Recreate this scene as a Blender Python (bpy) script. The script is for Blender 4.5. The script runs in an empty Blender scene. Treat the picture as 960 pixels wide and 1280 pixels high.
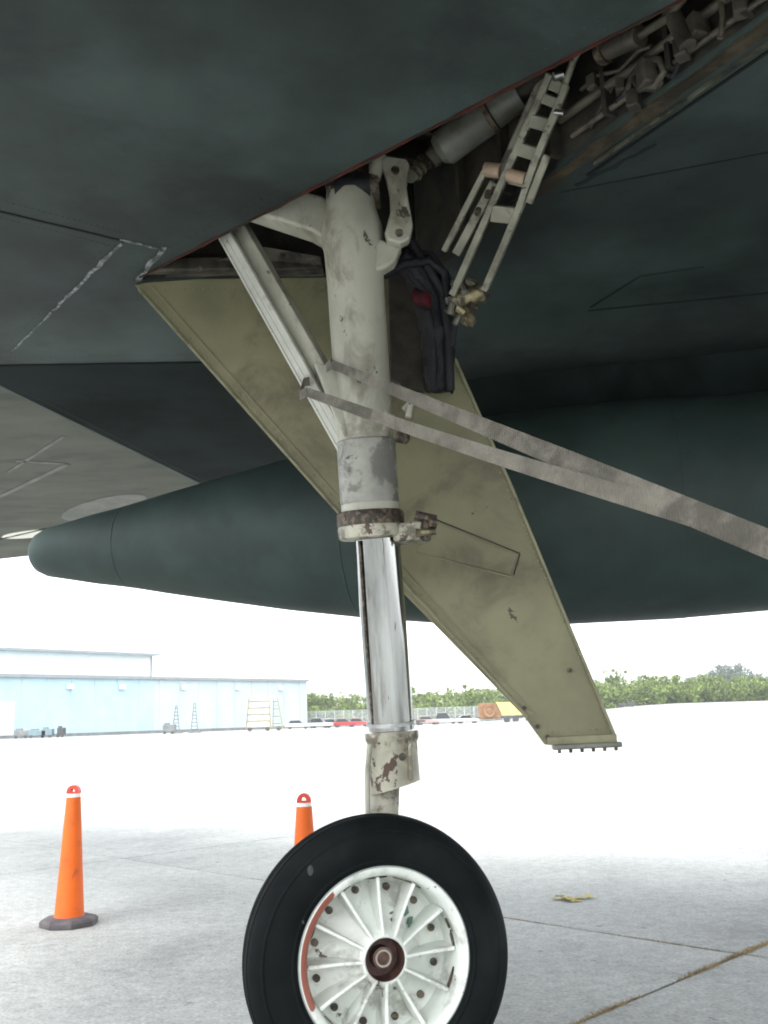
import bpy, bmesh, math, random
from mathutils import Vector, Matrix

random.seed(7)
sc = bpy.context.scene
col = sc.collection

# ---------------------------------------------------------------- camera
F = 1200.0                       # focal length in photo pixels (960 x 1280)
CAM_H = 1.205
PITCH = math.atan((899 - 640) / F)
ROLL = math.radians(1.7)
_fw = Vector((0, math.cos(PITCH), math.sin(PITCH)))
_u0 = Vector((0, -math.sin(PITCH), math.cos(PITCH)))
_r0 = Vector((1, 0, 0))
_R = math.cos(ROLL) * _r0 - math.sin(ROLL) * _u0
_U = math.cos(ROLL) * _u0 + math.sin(ROLL) * _r0
cam_d = bpy.data.cameras.new('camera')
cam_d.sensor_fit = 'VERTICAL'
cam_d.sensor_height = 36.0
cam_d.lens = 36.0 * F / 1280.0
cam_d.clip_start = 0.05
cam_d.clip_end = 6000
cam = bpy.data.objects.new('camera', cam_d)
col.objects.link(cam)
cam.matrix_world = Matrix(((_R.x, _U.x, -_fw.x, 0), (_R.y, _U.y, -_fw.y, 0), (_R.z, _U.z, -_fw.z, CAM_H), (0, 0, 0, 1)))
sc.camera = cam

# ---------------------------------------------------------------- sky, sun, exposure
SUN_EL, SUN_AZ = math.radians(68), math.radians(205)   # azimuth clockwise from +Y: behind the camera, a little left
w = bpy.data.worlds.new('World')
sc.world = w
w.use_nodes = True
nt = w.node_tree
bg = nt.nodes['Background']
sky = nt.nodes.new('ShaderNodeTexSky')
sky.sky_type = 'NISHITA'
sky.sun_disc = False
sky.sun_elevation = SUN_EL
sky.sun_rotation = SUN_AZ
sky.air_density = 1.0
sky.dust_density = 2.0
sky.ozone_density = 1.0
hz_ = nt.nodes.new('ShaderNodeHueSaturation')      # thin overcast: the sky's blue is washed out
hz_.inputs['Saturation'].default_value = 0.17
nt.links.new(sky.outputs[0], hz_.inputs['Color'])
nt.links.new(hz_.outputs[0], bg.inputs[0])
bg.inputs[1].default_value = 0.15
sun_d = bpy.data.lights.new('sun', 'SUN')
sun_d.energy = 0.7
sun_d.angle = math.radians(70)
sun_d.color = (1.0, 0.96, 0.90)
sun = bpy.data.objects.new('sun', sun_d)
col.objects.link(sun)
_sd = Vector((math.sin(SUN_AZ) * math.cos(SUN_EL), math.cos(SUN_AZ) * math.cos(SUN_EL), math.sin(SUN_EL)))
sun.rotation_euler = (-_sd).to_track_quat('-Z', 'Y').to_euler()
sun.location = (0, -5, 12)
sc.view_settings.view_transform = 'Standard'
sc.view_settings.look = 'None'
sc.view_settings.exposure = 2.28
sc.view_settings.gamma = 1.0
sc.render.engine = 'CYCLES'
sc.cycles.max_bounces = 8
sc.cycles.diffuse_bounces = 5
sc.cycles.use_denoising = True
sc.cycles.filter_width = 1.9
sc.cycles.caustics_reflective = False
sc.cycles.caustics_refractive = False


# ---------------------------------------------------------------- helpers
def ray(u, v):
    return _fw + _R * ((u - 480) / F) + _U * ((640 - v) / F)


def at(u, v, Y):                 # photo pixel at the world depth Y
    q = ray(u, v)
    return Vector((0, 0, CAM_H)) + q * (Y / q.y)


def atz(u, v, Z):                # photo pixel on the horizontal plane Z
    q = ray(u, v)
    return Vector((0, 0, CAM_H)) + q * ((Z - CAM_H) / q.z)


def link(o, parent=None):
    col.objects.link(o)
    if parent is not None:
        o.parent = parent
        m = Matrix.Identity(4)
        chain = []
        q = parent
        while q is not None:
            chain.append(q)
            q = q.parent
        for q in reversed(chain):
            m = m @ q.matrix_parent_inverse @ q.matrix_basis
        o.matrix_parent_inverse = m.inverted()
    return o


def tag(o, label=None, cat=None, group=None, kind=None):
    if label: o['label'] = label
    if cat: o['category'] = cat
    if group: o['group'] = group
    if kind: o['kind'] = kind
    return o


def empty(name, loc):
    o = bpy.data.objects.new(name, None)
    o.location = loc
    o.empty_display_size = 0.2
    return link(o)


def build(name, bm, mat, parent=None, smooth=False, bevel=0.0, auto=None, segs=2):
    me = bpy.data.meshes.new(name)
    bmesh.ops.recalc_face_normals(bm, faces=bm.faces)
    if smooth or auto:
        for f_ in bm.faces: f_.smooth = True
        if auto:
            for e_ in bm.edges:
                if len(e_.link_faces) == 2 and e_.calc_face_angle(0) > math.radians(auto):
                    e_.smooth = False
    bm.to_mesh(me)
    bm.free()
    mats = mat if isinstance(mat, (list, tuple)) else [mat]
    for m in mats: me.materials.append(m)
    o = bpy.data.objects.new(name, me)
    link(o, parent)
    if bevel:
        b = o.modifiers.new('bevel', 'BEVEL')
        b.width = bevel
        b.segments = segs
        b.limit_method = 'ANGLE'
        b.angle_limit = math.radians(35)
    return o


def copy_of(o, parent, mat=None):
    c = bpy.data.objects.new(o.name.split('.')[0], o.data)
    for m in o.modifiers:
        if m.type == 'BEVEL':
            b = c.modifiers.new('bevel', 'BEVEL'); b.width = m.width; b.segments = m.segments; b.limit_method = 'ANGLE'
    return link(c, parent)


def basis(axis):
    a = Vector(axis).normalized()
    t = Vector((0, 0, 1)) if abs(a.z) < 0.9 else Vector((1, 0, 0))
    x = a.cross(t).normalized()
    y = a.cross(x).normalized()
    return a, x, y


def tube(bm, pts, radii, n=20, caps=True):
    pts = [Vector(p) for p in pts]
    if not isinstance(radii, (list, tuple)): radii = [radii] * len(pts)
    rings = []
    px = None
    for i, p in enumerate(pts):
        if i == 0: a = pts[1] - pts[0]
        elif i == len(pts) - 1: a = pts[-1] - pts[-2]
        else: a = (pts[i + 1] - pts[i - 1])
        a.normalize()
        if px is None:
            _, x, y = basis(a)
        else:
            x = (px - a * px.dot(a)).normalized()
            y = a.cross(x).normalized()
        px = x
        rings.append([bm.verts.new(p + (x * math.cos(k * 2 * math.pi / n) + y * math.sin(k * 2 * math.pi / n)) * radii[i]) for k in range(n)])
    for a, b in zip(rings, rings[1:]):
        for k in range(n):
            bm.faces.new((a[k], a[(k + 1) % n], b[(k + 1) % n], b[k]))
    if caps:
        bm.faces.new(rings[0]); bm.faces.new(rings[-1][::-1])


def lathe(bm, origin, axis, prof, n=48, caps=False, mi=None):
    """prof: list of (distance along axis, radius)"""
    a, x, y = basis(axis)
    o = Vector(origin)
    rings = []
    for (d, r) in prof:
        if r < 1e-6:
            rings.append([bm.verts.new(o + a * d)])
        else:
            rings.append([bm.verts.new(o + a * d + (x * math.cos(k * 2 * math.pi / n) + y * math.sin(k * 2 * math.pi / n)) * r) for k in range(n)])
    for A, B in zip(rings, rings[1:]):
        for k in range(n):
            k2 = (k + 1) % n
            if len(A) == 1 and len(B) == 1: continue
            if len(A) == 1: f_ = bm.faces.new((A[0], B[k2], B[k]))
            elif len(B) == 1: f_ = bm.faces.new((A[k], A[k2], B[0]))
            else: f_ = bm.faces.new((A[k], A[k2], B[k2], B[k]))
            if mi is not None: f_.material_index = mi
    if caps:
        if len(rings[0]) > 1: bm.faces.new(rings[0])
        if len(rings[-1]) > 1: bm.faces.new(rings[-1][::-1])


def bar(bm, p0, p1, wx, wy, side=None):
    """box beam p0->p1; side = direction of the wx width"""
    p0, p1 = Vector(p0), Vector(p1)
    a = (p1 - p0).normalized()
    s = Vector(side) if side is not None else basis(a)[1]
    s = (s - a * s.dot(a)).normalized()
    t = a.cross(s).normalized()
    v = []
    for p in (p0, p1):
        for (i, j) in ((-1, -1), (1, -1), (1, 1), (-1, 1)):
            v.append(bm.verts.new(p + s * (i * wx / 2) + t * (j * wy / 2)))
    for f_ in ((0, 1, 2, 3), (7, 6, 5, 4), (0, 4, 5, 1), (1, 5, 6, 2), (2, 6, 7, 3), (3, 7, 4, 0)):
        bm.faces.new([v[i] for i in f_])


def box(bm, c, s, rz=0.0):
    c = Vector(c)
    m = Matrix.Rotation(rz, 3, 'Z')
    v = [bm.verts.new(c + m @ Vector((i * s[0] / 2, j * s[1] / 2, k * s[2] / 2))) for k in (-1, 1) for (i, j) in ((-1, -1), (1, -1), (1, 1), (-1, 1))]
    for f_ in ((3, 2, 1, 0), (4, 5, 6, 7), (0, 1, 5, 4), (1, 2, 6, 5), (2, 3, 7, 6), (3, 0, 4, 7)):
        bm.faces.new([v[i] for i in f_])


def slab(bm, pts, off):
    """polygon extruded by the vector off"""
    off = Vector(off)
    a = [bm.verts.new(Vector(p)) for p in pts]
    b = [bm.verts.new(Vector(p) + off) for p in pts]
    bm.faces.new(a); bm.faces.new(b[::-1])
    n = len(a)
    for i in range(n):
        bm.faces.new((a[i], b[i], b[(i + 1) % n], a[(i + 1) % n]))


def ribbon(bm, pts, width_vecs, th):
    """flat webbing: pts, per point half-width vector, thickness"""
    rows = []
    n = len(pts)
    for i, p in enumerate(pts):
        p = Vector(p); wv = Vector(width_vecs[i] if isinstance(width_vecs, list) else width_vecs)
        a = (Vector(pts[min(i + 1, n - 1)]) - Vector(pts[max(i - 1, 0)])).normalized()
        nn = a.cross(wv).normalized() * th / 2
        rows.append([bm.verts.new(p + wv + nn), bm.verts.new(p - wv + nn), bm.verts.new(p - wv - nn), bm.verts.new(p + wv - nn)])
    for A, B in zip(rows, rows[1:]):
        for k in range(4):
            bm.faces.new((A[k], A[(k + 1) % 4], B[(k + 1) % 4], B[k]))
    bm.faces.new(rows[0]); bm.faces.new(rows[-1][::-1])


BM = bmesh.new


# ---------------------------------------------------------------- materials
def mat(name, base, rough=0.5, metal=0.0, var=0.0, vscale=3.0, dark=None, dark_amt=0.0, dscale=6.0, dlo=0.5, dhi=0.62,
        chips=None, chip_amt=0.0, cscale=14.0, bump=0.0, bscale=40.0, coat=0.0, stretch=None, rvar=0.0, spec=0.5, emit=None):
    m = bpy.data.materials.new(name)
    m.use_nodes = True
    t = m.node_tree
    N, L = t.nodes, t.links
    p = N['Principled BSDF']
    p.inputs['Roughness'].default_value = rough
    p.inputs['Metallic'].default_value = metal
    p.inputs['Specular IOR Level'].default_value = spec
    if coat: p.inputs['Coat Weight'].default_value = coat
    tc = N.new('ShaderNodeTexCoord')
    mp = N.new('ShaderNodeMapping')
    L.new(tc.outputs['Object'], mp.inputs['Vector'])
    if stretch: mp.inputs['Scale'].default_value = stretch

    def noise(scale, detail=6.0, ro=0.6, dist=0.0):
        n = N.new('ShaderNodeTexNoise')
        n.inputs['Scale'].default_value = scale
        n.inputs['Detail'].default_value = detail
        n.inputs['Roughness'].default_value = ro
        n.inputs['Distortion'].default_value = dist
        L.new(mp.outputs[0], n.inputs['Vector'])
        return n.outputs['Fac']

    def ramp(src, lo, hi):
        r = N.new('ShaderNodeMapRange')
        r.inputs['From Min'].default_value = lo
        r.inputs['From Max'].default_value = hi
        r.interpolation_type = 'SMOOTHSTEP'
        L.new(src, r.inputs['Value'])
        return r.outputs[0]

    def mix(fac, a, b):
        x = N.new('ShaderNodeMix')
        x.data_type = 'RGBA'
        if isinstance(fac, float): x.inputs[0].default_value = fac
        else: L.new(fac, x.inputs[0])
        for i, c in ((6, a), (7, b)):
            if isinstance(c, tuple): x.inputs[i].default_value = (*c, 1)
            else: L.new(c, x.inputs[i])
        return x.outputs[2]

    def mul(a, k):
        x = N.new('ShaderNodeMath'); x.operation = 'MULTIPLY'
        L.new(a, x.inputs[0]); x.inputs[1].default_value = k
        return x.outputs[0]

    c = base
    if var:
        lo = tuple(v * (1 - var) for v in base)
        hi = tuple(min(1, v * (1 + var)) for v in base)
        c = mix(ramp(noise(vscale), 0.3, 0.7), lo, hi)
    if dark is not None:
        c = mix(mul(ramp(noise(dscale, 8, 0.65, 0.4), dlo, dhi), dark_amt), c, dark)
    if chips is not None:
        k = ramp(noise(cscale, 9, 0.6, 0.2), 1 - chip_amt, 1 - chip_amt + 0.02)
        c = mix(k, c, chips)
    if isinstance(c, tuple): p.inputs['Base Color'].default_value = (*c, 1)
    else: L.new(c, p.inputs['Base Color'])
    if rvar:
        x = N.new('ShaderNodeMapRange')
        x.inputs['To Min'].default_value = max(0, rough - rvar); x.inputs['To Max'].default_value = min(1, rough + rvar)
        L.new(noise(vscale * 2.3), x.inputs['Value'])
        L.new(x.outputs[0], p.inputs['Roughness'])
    if bump:
        b = N.new('ShaderNodeBump')
        b.inputs['Strength'].default_value = bump
        b.inputs['Distance'].default_value = 0.02
        L.new(noise(bscale), b.inputs['Height'])
        L.new(b.outputs[0], p.inputs['Normal'])
    return m


M = {}
M['skin'] = mat('dark green aircraft paint', (0.032, 0.047, 0.0435), 0.68, 0, 0.5, 1.1, (0.012, 0.016, 0.016), 0.75, 1.3, 0.46, 0.68, bump=0.25, bscale=1.6, rvar=0.1, spec=0.32)
M['shade_seam'] = mat('soot dark inner wing paint', (0.018, 0.028, 0.026), 0.8, 0, 0.4, 1.4, (0.007, 0.010, 0.010), 0.7, 1.6, 0.46, 0.7, bump=0.2, bscale=1.6, spec=0.12)  # darkened to hold the shade on the belly; also colours the far seams
M['root_shade'] = mat('inner wing paint with shade in it', (0.0085, 0.014, 0.0135), 0.85, 0, 0.5, 1.4, (0.014, 0.022, 0.022), 0.8, 1.2, 0.5, 0.72, bump=0.2, bscale=1.6, spec=0.08)  # near-black tone carries the shade under the inner wing
M['tank'] = mat('faded green tank paint', (0.028, 0.047, 0.042), 0.6, 0, 0.25, 2.0, (0.016, 0.026, 0.025), 0.65, 1.6, 0.48, 0.75, bump=0.05, bscale=3, rvar=0.1, spec=0.3)
M['fargrey'] = mat('light grey aircraft paint', (0.090, 0.095, 0.077), 0.75, 0, 0.2, 0.9, (0.05, 0.055, 0.048), 0.6, 1.2, 0.5, 0.7, bump=0.08, bscale=1.5, stretch=(1, 2.2, 1), spec=.2)
M['chalk'] = mat('scuffed bare metal seam', (0.22, 0.24, 0.24), 0.6, 0.0, 0.4, 20, (0.035, 0.045, 0.045), 0.9, 30, 0.46, 0.56)
M['white_mark'] = mat('white marking paint', (0.78, 0.76, 0.68), 0.6, 0, 0.05, 8)
M['pale_mark'] = mat('pale grey patch paint', (0.13, 0.132, 0.118), 0.7, 0, 0.2, 5, (0.090, 0.095, 0.077), .8, 3, .45, .6)
M['seam'] = mat('dark sealant seam', (0.010, 0.012, 0.012), 0.8, spec=.2)
M['red_edge'] = mat('red edge paint', (0.055, 0.014, 0.010), 0.7, 0, 0.5, 9, (0.03, 0.022, 0.018), 0.9, 8, 0.42, 0.58, spec=.2)
M['tan_edge'] = mat('tan well edge paint', (0.055, 0.045, 0.03), 0.7, 0, 0.4, 9, (0.025, 0.02, 0.014), 0.9, 6, 0.42, 0.58, spec=.2)
M['tan_line'] = mat('worn tan seam line', (0.10, 0.095, 0.07), 0.7, 0, 0.4, 7, (0.02, 0.022, 0.02), .9, 5, .42, .58, spec=.2)
M['well'] = mat('grimy wheel well primer', (0.036, 0.032, 0.023), 0.8, 0, 0.4, 4, (0.010, 0.009, 0.008), 0.85, 5, 0.42, 0.6, bump=0.2, bscale=10)
M['well_part'] = mat('dirty well equipment paint', (0.070, 0.062, 0.045), 0.6, 0, 0.4, 8, (0.015, 0.012, 0.010), 0.8, 9, 0.48, 0.62)
M['door'] = mat('zinc chromate door primer', (0.178, 0.168, 0.097), 0.6, 0, 0.25, 1.6, (0.07, 0.058, 0.032), 0.7, 3.0, 0.48, 0.7, chips=(0.05, 0.036, 0.022), chip_amt=0.325, cscale=7, bump=0.06, bscale=6)
M['door_edge'] = mat('door flange paint', (0.21, 0.20, 0.12), 0.55, 0, 0.15, 8, (0.07, 0.06, 0.035), 0.6, 9, 0.52, 0.66)
M['gear'] = mat('worn cream gear paint', (0.34, 0.335, 0.275), 0.42, 0, 0.16, 5, (0.13, 0.115, 0.08), 0.75, 6, 0.5, 0.66, chips=(0.05, 0.042, 0.035), chip_amt=0.35, cscale=14, bump=0.12, bscale=18, stretch=(1, 1, 0.6))
M['gear_dirty'] = mat('oily chipped gear paint', (0.36, 0.345, 0.27), 0.45, 0, 0.25, 9, (0.09, 0.07, 0.045), 0.85, 11, 0.5, 0.6, chips=(0.06, 0.036, 0.022), chip_amt=0.43, cscale=15, bump=0.2, bscale=30)
M['scraped'] = mat('scraped silver paint', (0.26, 0.26, 0.225), 0.5, 0.0, 0.2, 8, (0.10, 0.095, 0.085), 0.8, 9, 0.48, 0.58, chips=(0.06, 0.055, 0.05), chip_amt=0.39, cscale=11, bump=0.3, bscale=14)
M['brace_white'] = mat('white brace paint', (0.50, 0.50, 0.45), 0.5, 0, 0.1, 6, (0.20, 0.19, 0.15), 0.6, 9, 0.52, 0.66, chips=(0.10, 0.09, 0.07), chip_amt=0.33, cscale=20)
M['grease'] = mat('black grease and rust', (0.035, 0.026, 0.018), 0.5, 0.1, 0.5, 30, (0.15, 0.115, 0.075), 0.8, 34, 0.5, 0.58, bump=0.4, bscale=60)
M['chrome'] = mat('polished steel piston', (0.33, 0.34, 0.335), 0.12, 1.0, 0.25, 9, (0.12, 0.105, 0.09), 0.7, 12, 0.47, 0.64, chips=(.07, .045, .03), chip_amt=.36, cscale=20, stretch=(1, 1, 0.07), rvar=0.1)
M['steel'] = mat('bare dull steel', (0.42, 0.43, 0.42), 0.35, 1.0, 0.3, 14)
M['brass'] = mat('brassy fitting metal', (0.22, 0.19, 0.11), 0.4, 0.5, 0.6, 25, (0.03, 0.025, 0.018), 0.8, 30, 0.46, 0.58)
M['link_paint'] = mat('grimy drag link paint', (0.22, 0.215, 0.165), 0.5, 0, 0.25, 8, (0.06, 0.05, 0.035), 0.8, 9, 0.48, 0.64, chips=(0.03, 0.025, 0.02), chip_amt=0.40, cscale=18)
M['grey_metal'] = mat('grey actuator paint', (0.14, 0.145, 0.12), 0.45, 0, 0.3, 8, (0.08, 0.07, 0.05), 0.7, 9, 0.5, 0.64)
M['pink_pin'] = mat('primer pink pin', (0.30, 0.215, 0.15), 0.55, 0, 0.3, 12)
M['hose'] = mat('black hose rubber', (0.010, 0.010, 0.013), 0.6, 0, 0.4, 12, bump=0.7, bscale=14, spec=.3)
M['red_tape'] = mat('red tape', (0.085, 0.006, 0.013), 0.7, 0, 0.5, 14, (.012, .009, .010), .95, 16, .44, .56, spec=.2)
M['tyre'] = mat('black tyre rubber', (0.0075, 0.0095, 0.010), 0.7, 0, 0.3, 4, (0.018, 0.021, 0.021), 0.6, 4, 0.5, 0.75, bump=0.06, bscale=30, spec=.06)
M['scuff'] = mat('grey tyre scuff', (0.035, 0.038, 0.038), 0.8, 0, 0.5, 60)
M['rim'] = mat('white wheel paint', (0.72, 0.75, 0.70), 0.42, 0, 0.08, 6, (0.27, 0.27, 0.23), 0.7, 8, 0.5, 0.68, chips=(0.12, 0.09, 0.065), chip_amt=0.345, cscale=13, bump=0.03, bscale=30)
M['green_prim'] = mat('green primer', (0.12, 0.22, 0.17), 0.6, 0, 0.3, 10)
M['hub_rust'] = mat('rusty hub grease', (0.10, 0.048, 0.038), 0.5, 0.2, 0.5, 20, (0.03, 0.02, 0.018), 0.8, 20)
M['strap'] = mat('dirty grey webbing', (0.185, 0.17, 0.14), 0.9, 0, 0.3, 9, (0.08, 0.074, 0.06), 0.75, 6, 0.46, 0.62, bump=0.5, bscale=220)
_t = M['strap'].node_tree
_wv = _t.nodes.new('ShaderNodeTexWave'); _wv.inputs['Scale'].default_value = 60; _wv.inputs['Distortion'].default_value = 1.5
_tc = [n_ for n_ in _t.nodes if n_.type == 'TEX_COORD'][0]
_t.links.new(_tc.outputs['Object'], _wv.inputs['Vector'])
_b2 = _t.nodes.new('ShaderNodeBump'); _b2.inputs['Strength'].default_value = .5; _b2.inputs['Distance'].default_value = .004
_t.links.new(_wv.outputs['Fac'], _b2.inputs['Height'])
_b1 = [n_ for n_ in _t.nodes if n_.type == 'BUMP' and n_ != _b2][0]
_t.links.new(_b1.outputs[0], _b2.inputs['Normal'])
_t.links.new(_b2.outputs[0], _t.nodes['Principled BSDF'].inputs['Normal'])
M['cone'] = mat('fluorescent orange plastic', (0.70, 0.115, 0.0), 0.6, 0, 0.06, 6, (0.30, 0.07, 0.02), 0.6, 9, 0.54, 0.70)
M['cone_red'] = mat('red orange plastic cap', (0.60, 0.05, 0.02), 0.45, 0, 0.06, 6)
M['cone_white'] = mat('white reflective band', (0.85, 0.80, 0.78), 0.4)
M['cone_base'] = mat('grey rubber base', (0.10, 0.09, 0.095), 0.8, 0, 0.3, 9, bump=0.3, bscale=30)


def rim_flange_mat():
    """white rim paint with red primer showing where it has peeled from one sector (object coordinates)"""
    m = M['rim'].copy(); m.name = 'peeling rim flange paint'
    t = m.node_tree; N, L = t.nodes, t.links
    p = N['Principled BSDF']
    src = p.inputs['Base Color'].links[0].from_socket
    tc = [n for n in N if n.type == 'TEX_COORD'][0]
    sep = N.new('ShaderNodeSeparateXYZ'); L.new(tc.outputs['Object'], sep.inputs[0])
    at2 = N.new('ShaderNodeMath'); at2.operation = 'ARCTAN2'
    L.new(sep.outputs['Z'], at2.inputs[0])
    ngx = N.new('ShaderNodeMath'); ngx.operation = 'MULTIPLY'; ngx.inputs[1].default_value = -1
    L.new(sep.outputs['X'], ngx.inputs[0]); L.new(ngx.outputs[0], at2.inputs[1])   # 0 at the left edge
    no = N.new('ShaderNodeTexNoise'); no.inputs['Scale'].default_value = 14; no.inputs['Detail'].default_value = 6
    L.new(tc.outputs['Object'], no.inputs['Vector'])
    ab = N.new('ShaderNodeMath'); ab.operation = 'ADD'; ab.inputs[1].default_value = -0.21
    L.new(at2.outputs[0], ab.inputs[0])
    ab2 = N.new('ShaderNodeMath'); ab2.operation = 'ABSOLUTE'; L.new(ab.outputs[0], ab2.inputs[0])
    ns = N.new('ShaderNodeMath'); ns.operation = 'MULTIPLY_ADD'; ns.inputs[1].default_value = 0.5; ns.inputs[2].default_value = -0.25
    L.new(no.outputs['Fac'], ns.inputs[0])
    sm = N.new('ShaderNodeMath'); sm.operation = 'ADD'; L.new(ab2.outputs[0], sm.inputs[0]); L.new(ns.outputs[0], sm.inputs[1])
    mr = N.new('ShaderNodeMapRange'); mr.inputs['From Min'].default_value = 0.66; mr.inputs['From Max'].default_value = 0.64
    L.new(sm.outputs[0], mr.inputs['Value'])
    xz = N.new('ShaderNodeCombineXYZ'); L.new(sep.outputs['X'], xz.inputs[0]); L.new(sep.outputs['Z'], xz.inputs[2])
    ln = N.new('ShaderNodeVectorMath'); ln.operation = 'LENGTH'; L.new(xz.outputs[0], ln.inputs[0])
    rr = N.new('ShaderNodeMapRange'); rr.inputs['From Min'].default_value = 0.2515; rr.inputs['From Max'].default_value = 0.2525
    L.new(ln.outputs['Value'], rr.inputs['Value'])
    ro_ = N.new('ShaderNodeMapRange'); ro_.inputs['From Min'].default_value = 0.2825; ro_.inputs['From Max'].default_value = 0.2805
    L.new(ln.outputs['Value'], ro_.inputs['Value'])
    m1 = N.new('ShaderNodeMath'); m1.operation = 'MULTIPLY'; L.new(rr.outputs[0], m1.inputs[0]); L.new(ro_.outputs[0], m1.inputs[1])
    m2 = N.new('ShaderNodeMath'); m2.operation = 'MULTIPLY'; L.new(m1.outputs[0], m2.inputs[0]); L.new(mr.outputs[0], m2.inputs[1])
    mx = N.new('ShaderNodeMix'); mx.data_type = 'RGBA'
    L.new(m2.outputs[0], mx.inputs[0]); L.new(src, mx.inputs[6]); mx.inputs[7].default_value = (0.27, 0.078, 0.05, 1)
    # scuffed grey outer edge of the flange
    go = N.new('ShaderNodeMapRange'); go.inputs['From Min'].default_value = 0.2835; go.inputs['From Max'].default_value = 0.2875
    go.inputs['To Max'].default_value = 0.8
    L.new(ln.outputs['Value'], go.inputs['Value'])
    mg = N.new('ShaderNodeMix'); mg.data_type = 'RGBA'
    L.new(go.outputs[0], mg.inputs[0]); L.new(mx.outputs[2], mg.inputs[6]); mg.inputs[7].default_value = (0.17, 0.20, 0.185, 1)
    L.new(mg.outputs[2], p.inputs['Base Color'])
    return m


def speckle(m, k=0.22, stain=0.2):
    """adds fine aggregate speckle and broad soft-edged stains to a material"""
    t = m.node_tree; N, L = t.nodes, t.links
    p = N['Principled BSDF']; src = p.inputs['Base Color'].links[0].from_socket
    tc = [n for n in N if n.type == 'TEX_COORD'][0]
    def ns(sc_, det, lo, hi, a, b, dist=0.0):
        n = N.new('ShaderNodeTexNoise'); n.inputs['Scale'].default_value = sc_; n.inputs['Detail'].default_value = det
        n.inputs['Distortion'].default_value = dist
        L.new(tc.outputs['Object'], n.inputs['Vector'])
        r = N.new('ShaderNodeMapRange'); r.inputs['From Min'].default_value = lo; r.inputs['From Max'].default_value = hi
        r.inputs['To Min'].default_value = a; r.inputs['To Max'].default_value = b
        L.new(n.outputs['Fac'], r.inputs['Value']); return r.outputs[0]
    prev = src
    for o_ in (ns(55, 3, .3, .7, 1 - k, 1 + k), ns(14, 5, .35, .65, 1 - k * .5, 1 + k * .5), ns(.55, 6, .50, .72, 1.0, 1 - stain, .8), ns(2.6, 6, .60, .70, 1.0, 1 - stain * .6, .5)):
        v = N.new('ShaderNodeVectorMath'); v.operation = 'SCALE'
        L.new(prev, v.inputs[0]); L.new(o_, v.inputs['Scale']); prev = v.outputs[0]
    L.new(prev, p.inputs['Base Color'])
    return m


def concrete(name, base, seed):
    m = mat(name, base, 0.85, 0, 0.10, 0.9, tuple(b * 0.72 for b in base), 0.55, 0.7, 0.48, 0.72,
            chips=tuple(b * 0.55 for b in base), chip_amt=0.33, cscale=9, bump=0.35, bscale=70)
    return speckle(m)


M['concrete'] = concrete('weathered apron concrete', (0.25, 0.262, 0.25), 1)
M['joint'] = mat('dirt filled joint', (0.14, 0.125, 0.095), 0.95, 0, 0.5, 6, (0.24, 0.21, 0.14), 0.8, 3, 0.5, 0.6, bump=0.5, bscale=60)
M['drygrass'] = mat('dry tan grass', (0.30, 0.235, 0.13), 0.9, 0, 0.35, 5)
M['yellow_leaf'] = mat('yellow litter', (0.48, 0.42, 0.16), 0.8, 0, 0.2, 20)


# ================================================================ SETTING
# ground sheet to the horizon: flat apron, rising gently on the far right
def ground_z(x, y):
    def ss(a, b, v):
        v = max(0, min(1, (v - a) / (b - a)))
        return v * v * (3 - 2 * v)
    return -0.02 + 2.75 * ss(70, 215, y) * ss(14, 62, x)


bm = BM()
xs = [-3000, -1200, -500, -220, -120] + list(range(-80, 141, 10)) + [180, 260, 500, 1200, 3000]
ys = [-300, -60, -20] + list(range(0, 301, 15)) + [360, 480, 800, 1600, 4000]
vv = [[bm.verts.new((x, y, ground_z(x, y))) for x in xs] for y in ys]
for j in range(len(ys) - 1):
    for i in range(len(xs) - 1):
        bm.faces.new((vv[j][i], vv[j][i + 1], vv[j + 1][i + 1], vv[j + 1][i]))
ground = tag(build('ground', bm, M['concrete'], smooth=True), 'pale concrete airfield apron reaching to the trees', kind='structure')

# concrete slabs, six metres square, laid at 45 degrees to the view, joints recessed
E1 = Vector((math.sqrt(.5), -math.sqrt(.5), 0)); E2 = Vector((math.sqrt(.5), math.sqrt(.5), 0))
S = 6.05
apron = None
slab_mats = [concrete('apron concrete slab %s' % k, tuple(b * f_ for b in (0.36, 0.375, 0.36)), k) for k, f_ in enumerate((1.0, 0.94, 1.05))]
bm = BM()
pts = [E1 * i + E2 * j for (i, j) in ((-2.45 - 4 * S + .05, 4.9 - 2 * S + .05), (-2.45 + 2 * S - .05, 4.9 - 2 * S + .05), (-2.45 + 2 * S - .05, 4.9 + 4 * S - .05), (-2.45 - 4 * S + .05, 4.9 + 4 * S - .05))]
slab(bm, [p + Vector((0, 0, -0.012)) for p in pts], (0, 0, -0.006))
pavement = tag(build('pavement', bm, M['joint']), 'dirt filled bed of the concrete slabs', kind='structure')
for i in range(-4, 2):
    for j in range(-2, 4):
        a0, b0 = -2.45 + i * S, 4.9 + j * S
        g = 0.011
        P = [E1 * (a0 + g + random.uniform(-.003, .003)) + E2 * (b0 + g), E1 * (a0 + S - g) + E2 * (b0 + g + random.uniform(-.003, .003)), E1 * (a0 + S - g) + E2 * (b0 + S - g), E1 * (a0 + g) + E2 * (b0 + S - g)]
        bm = BM()
        slab(bm, [p + Vector((0, 0, random.uniform(-.002, .002) - 0.0)) for p in P], (0, 0, -0.011))
        build('concrete_slab', bm, random.choice(slab_mats), pavement, bevel=0.004)


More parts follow.
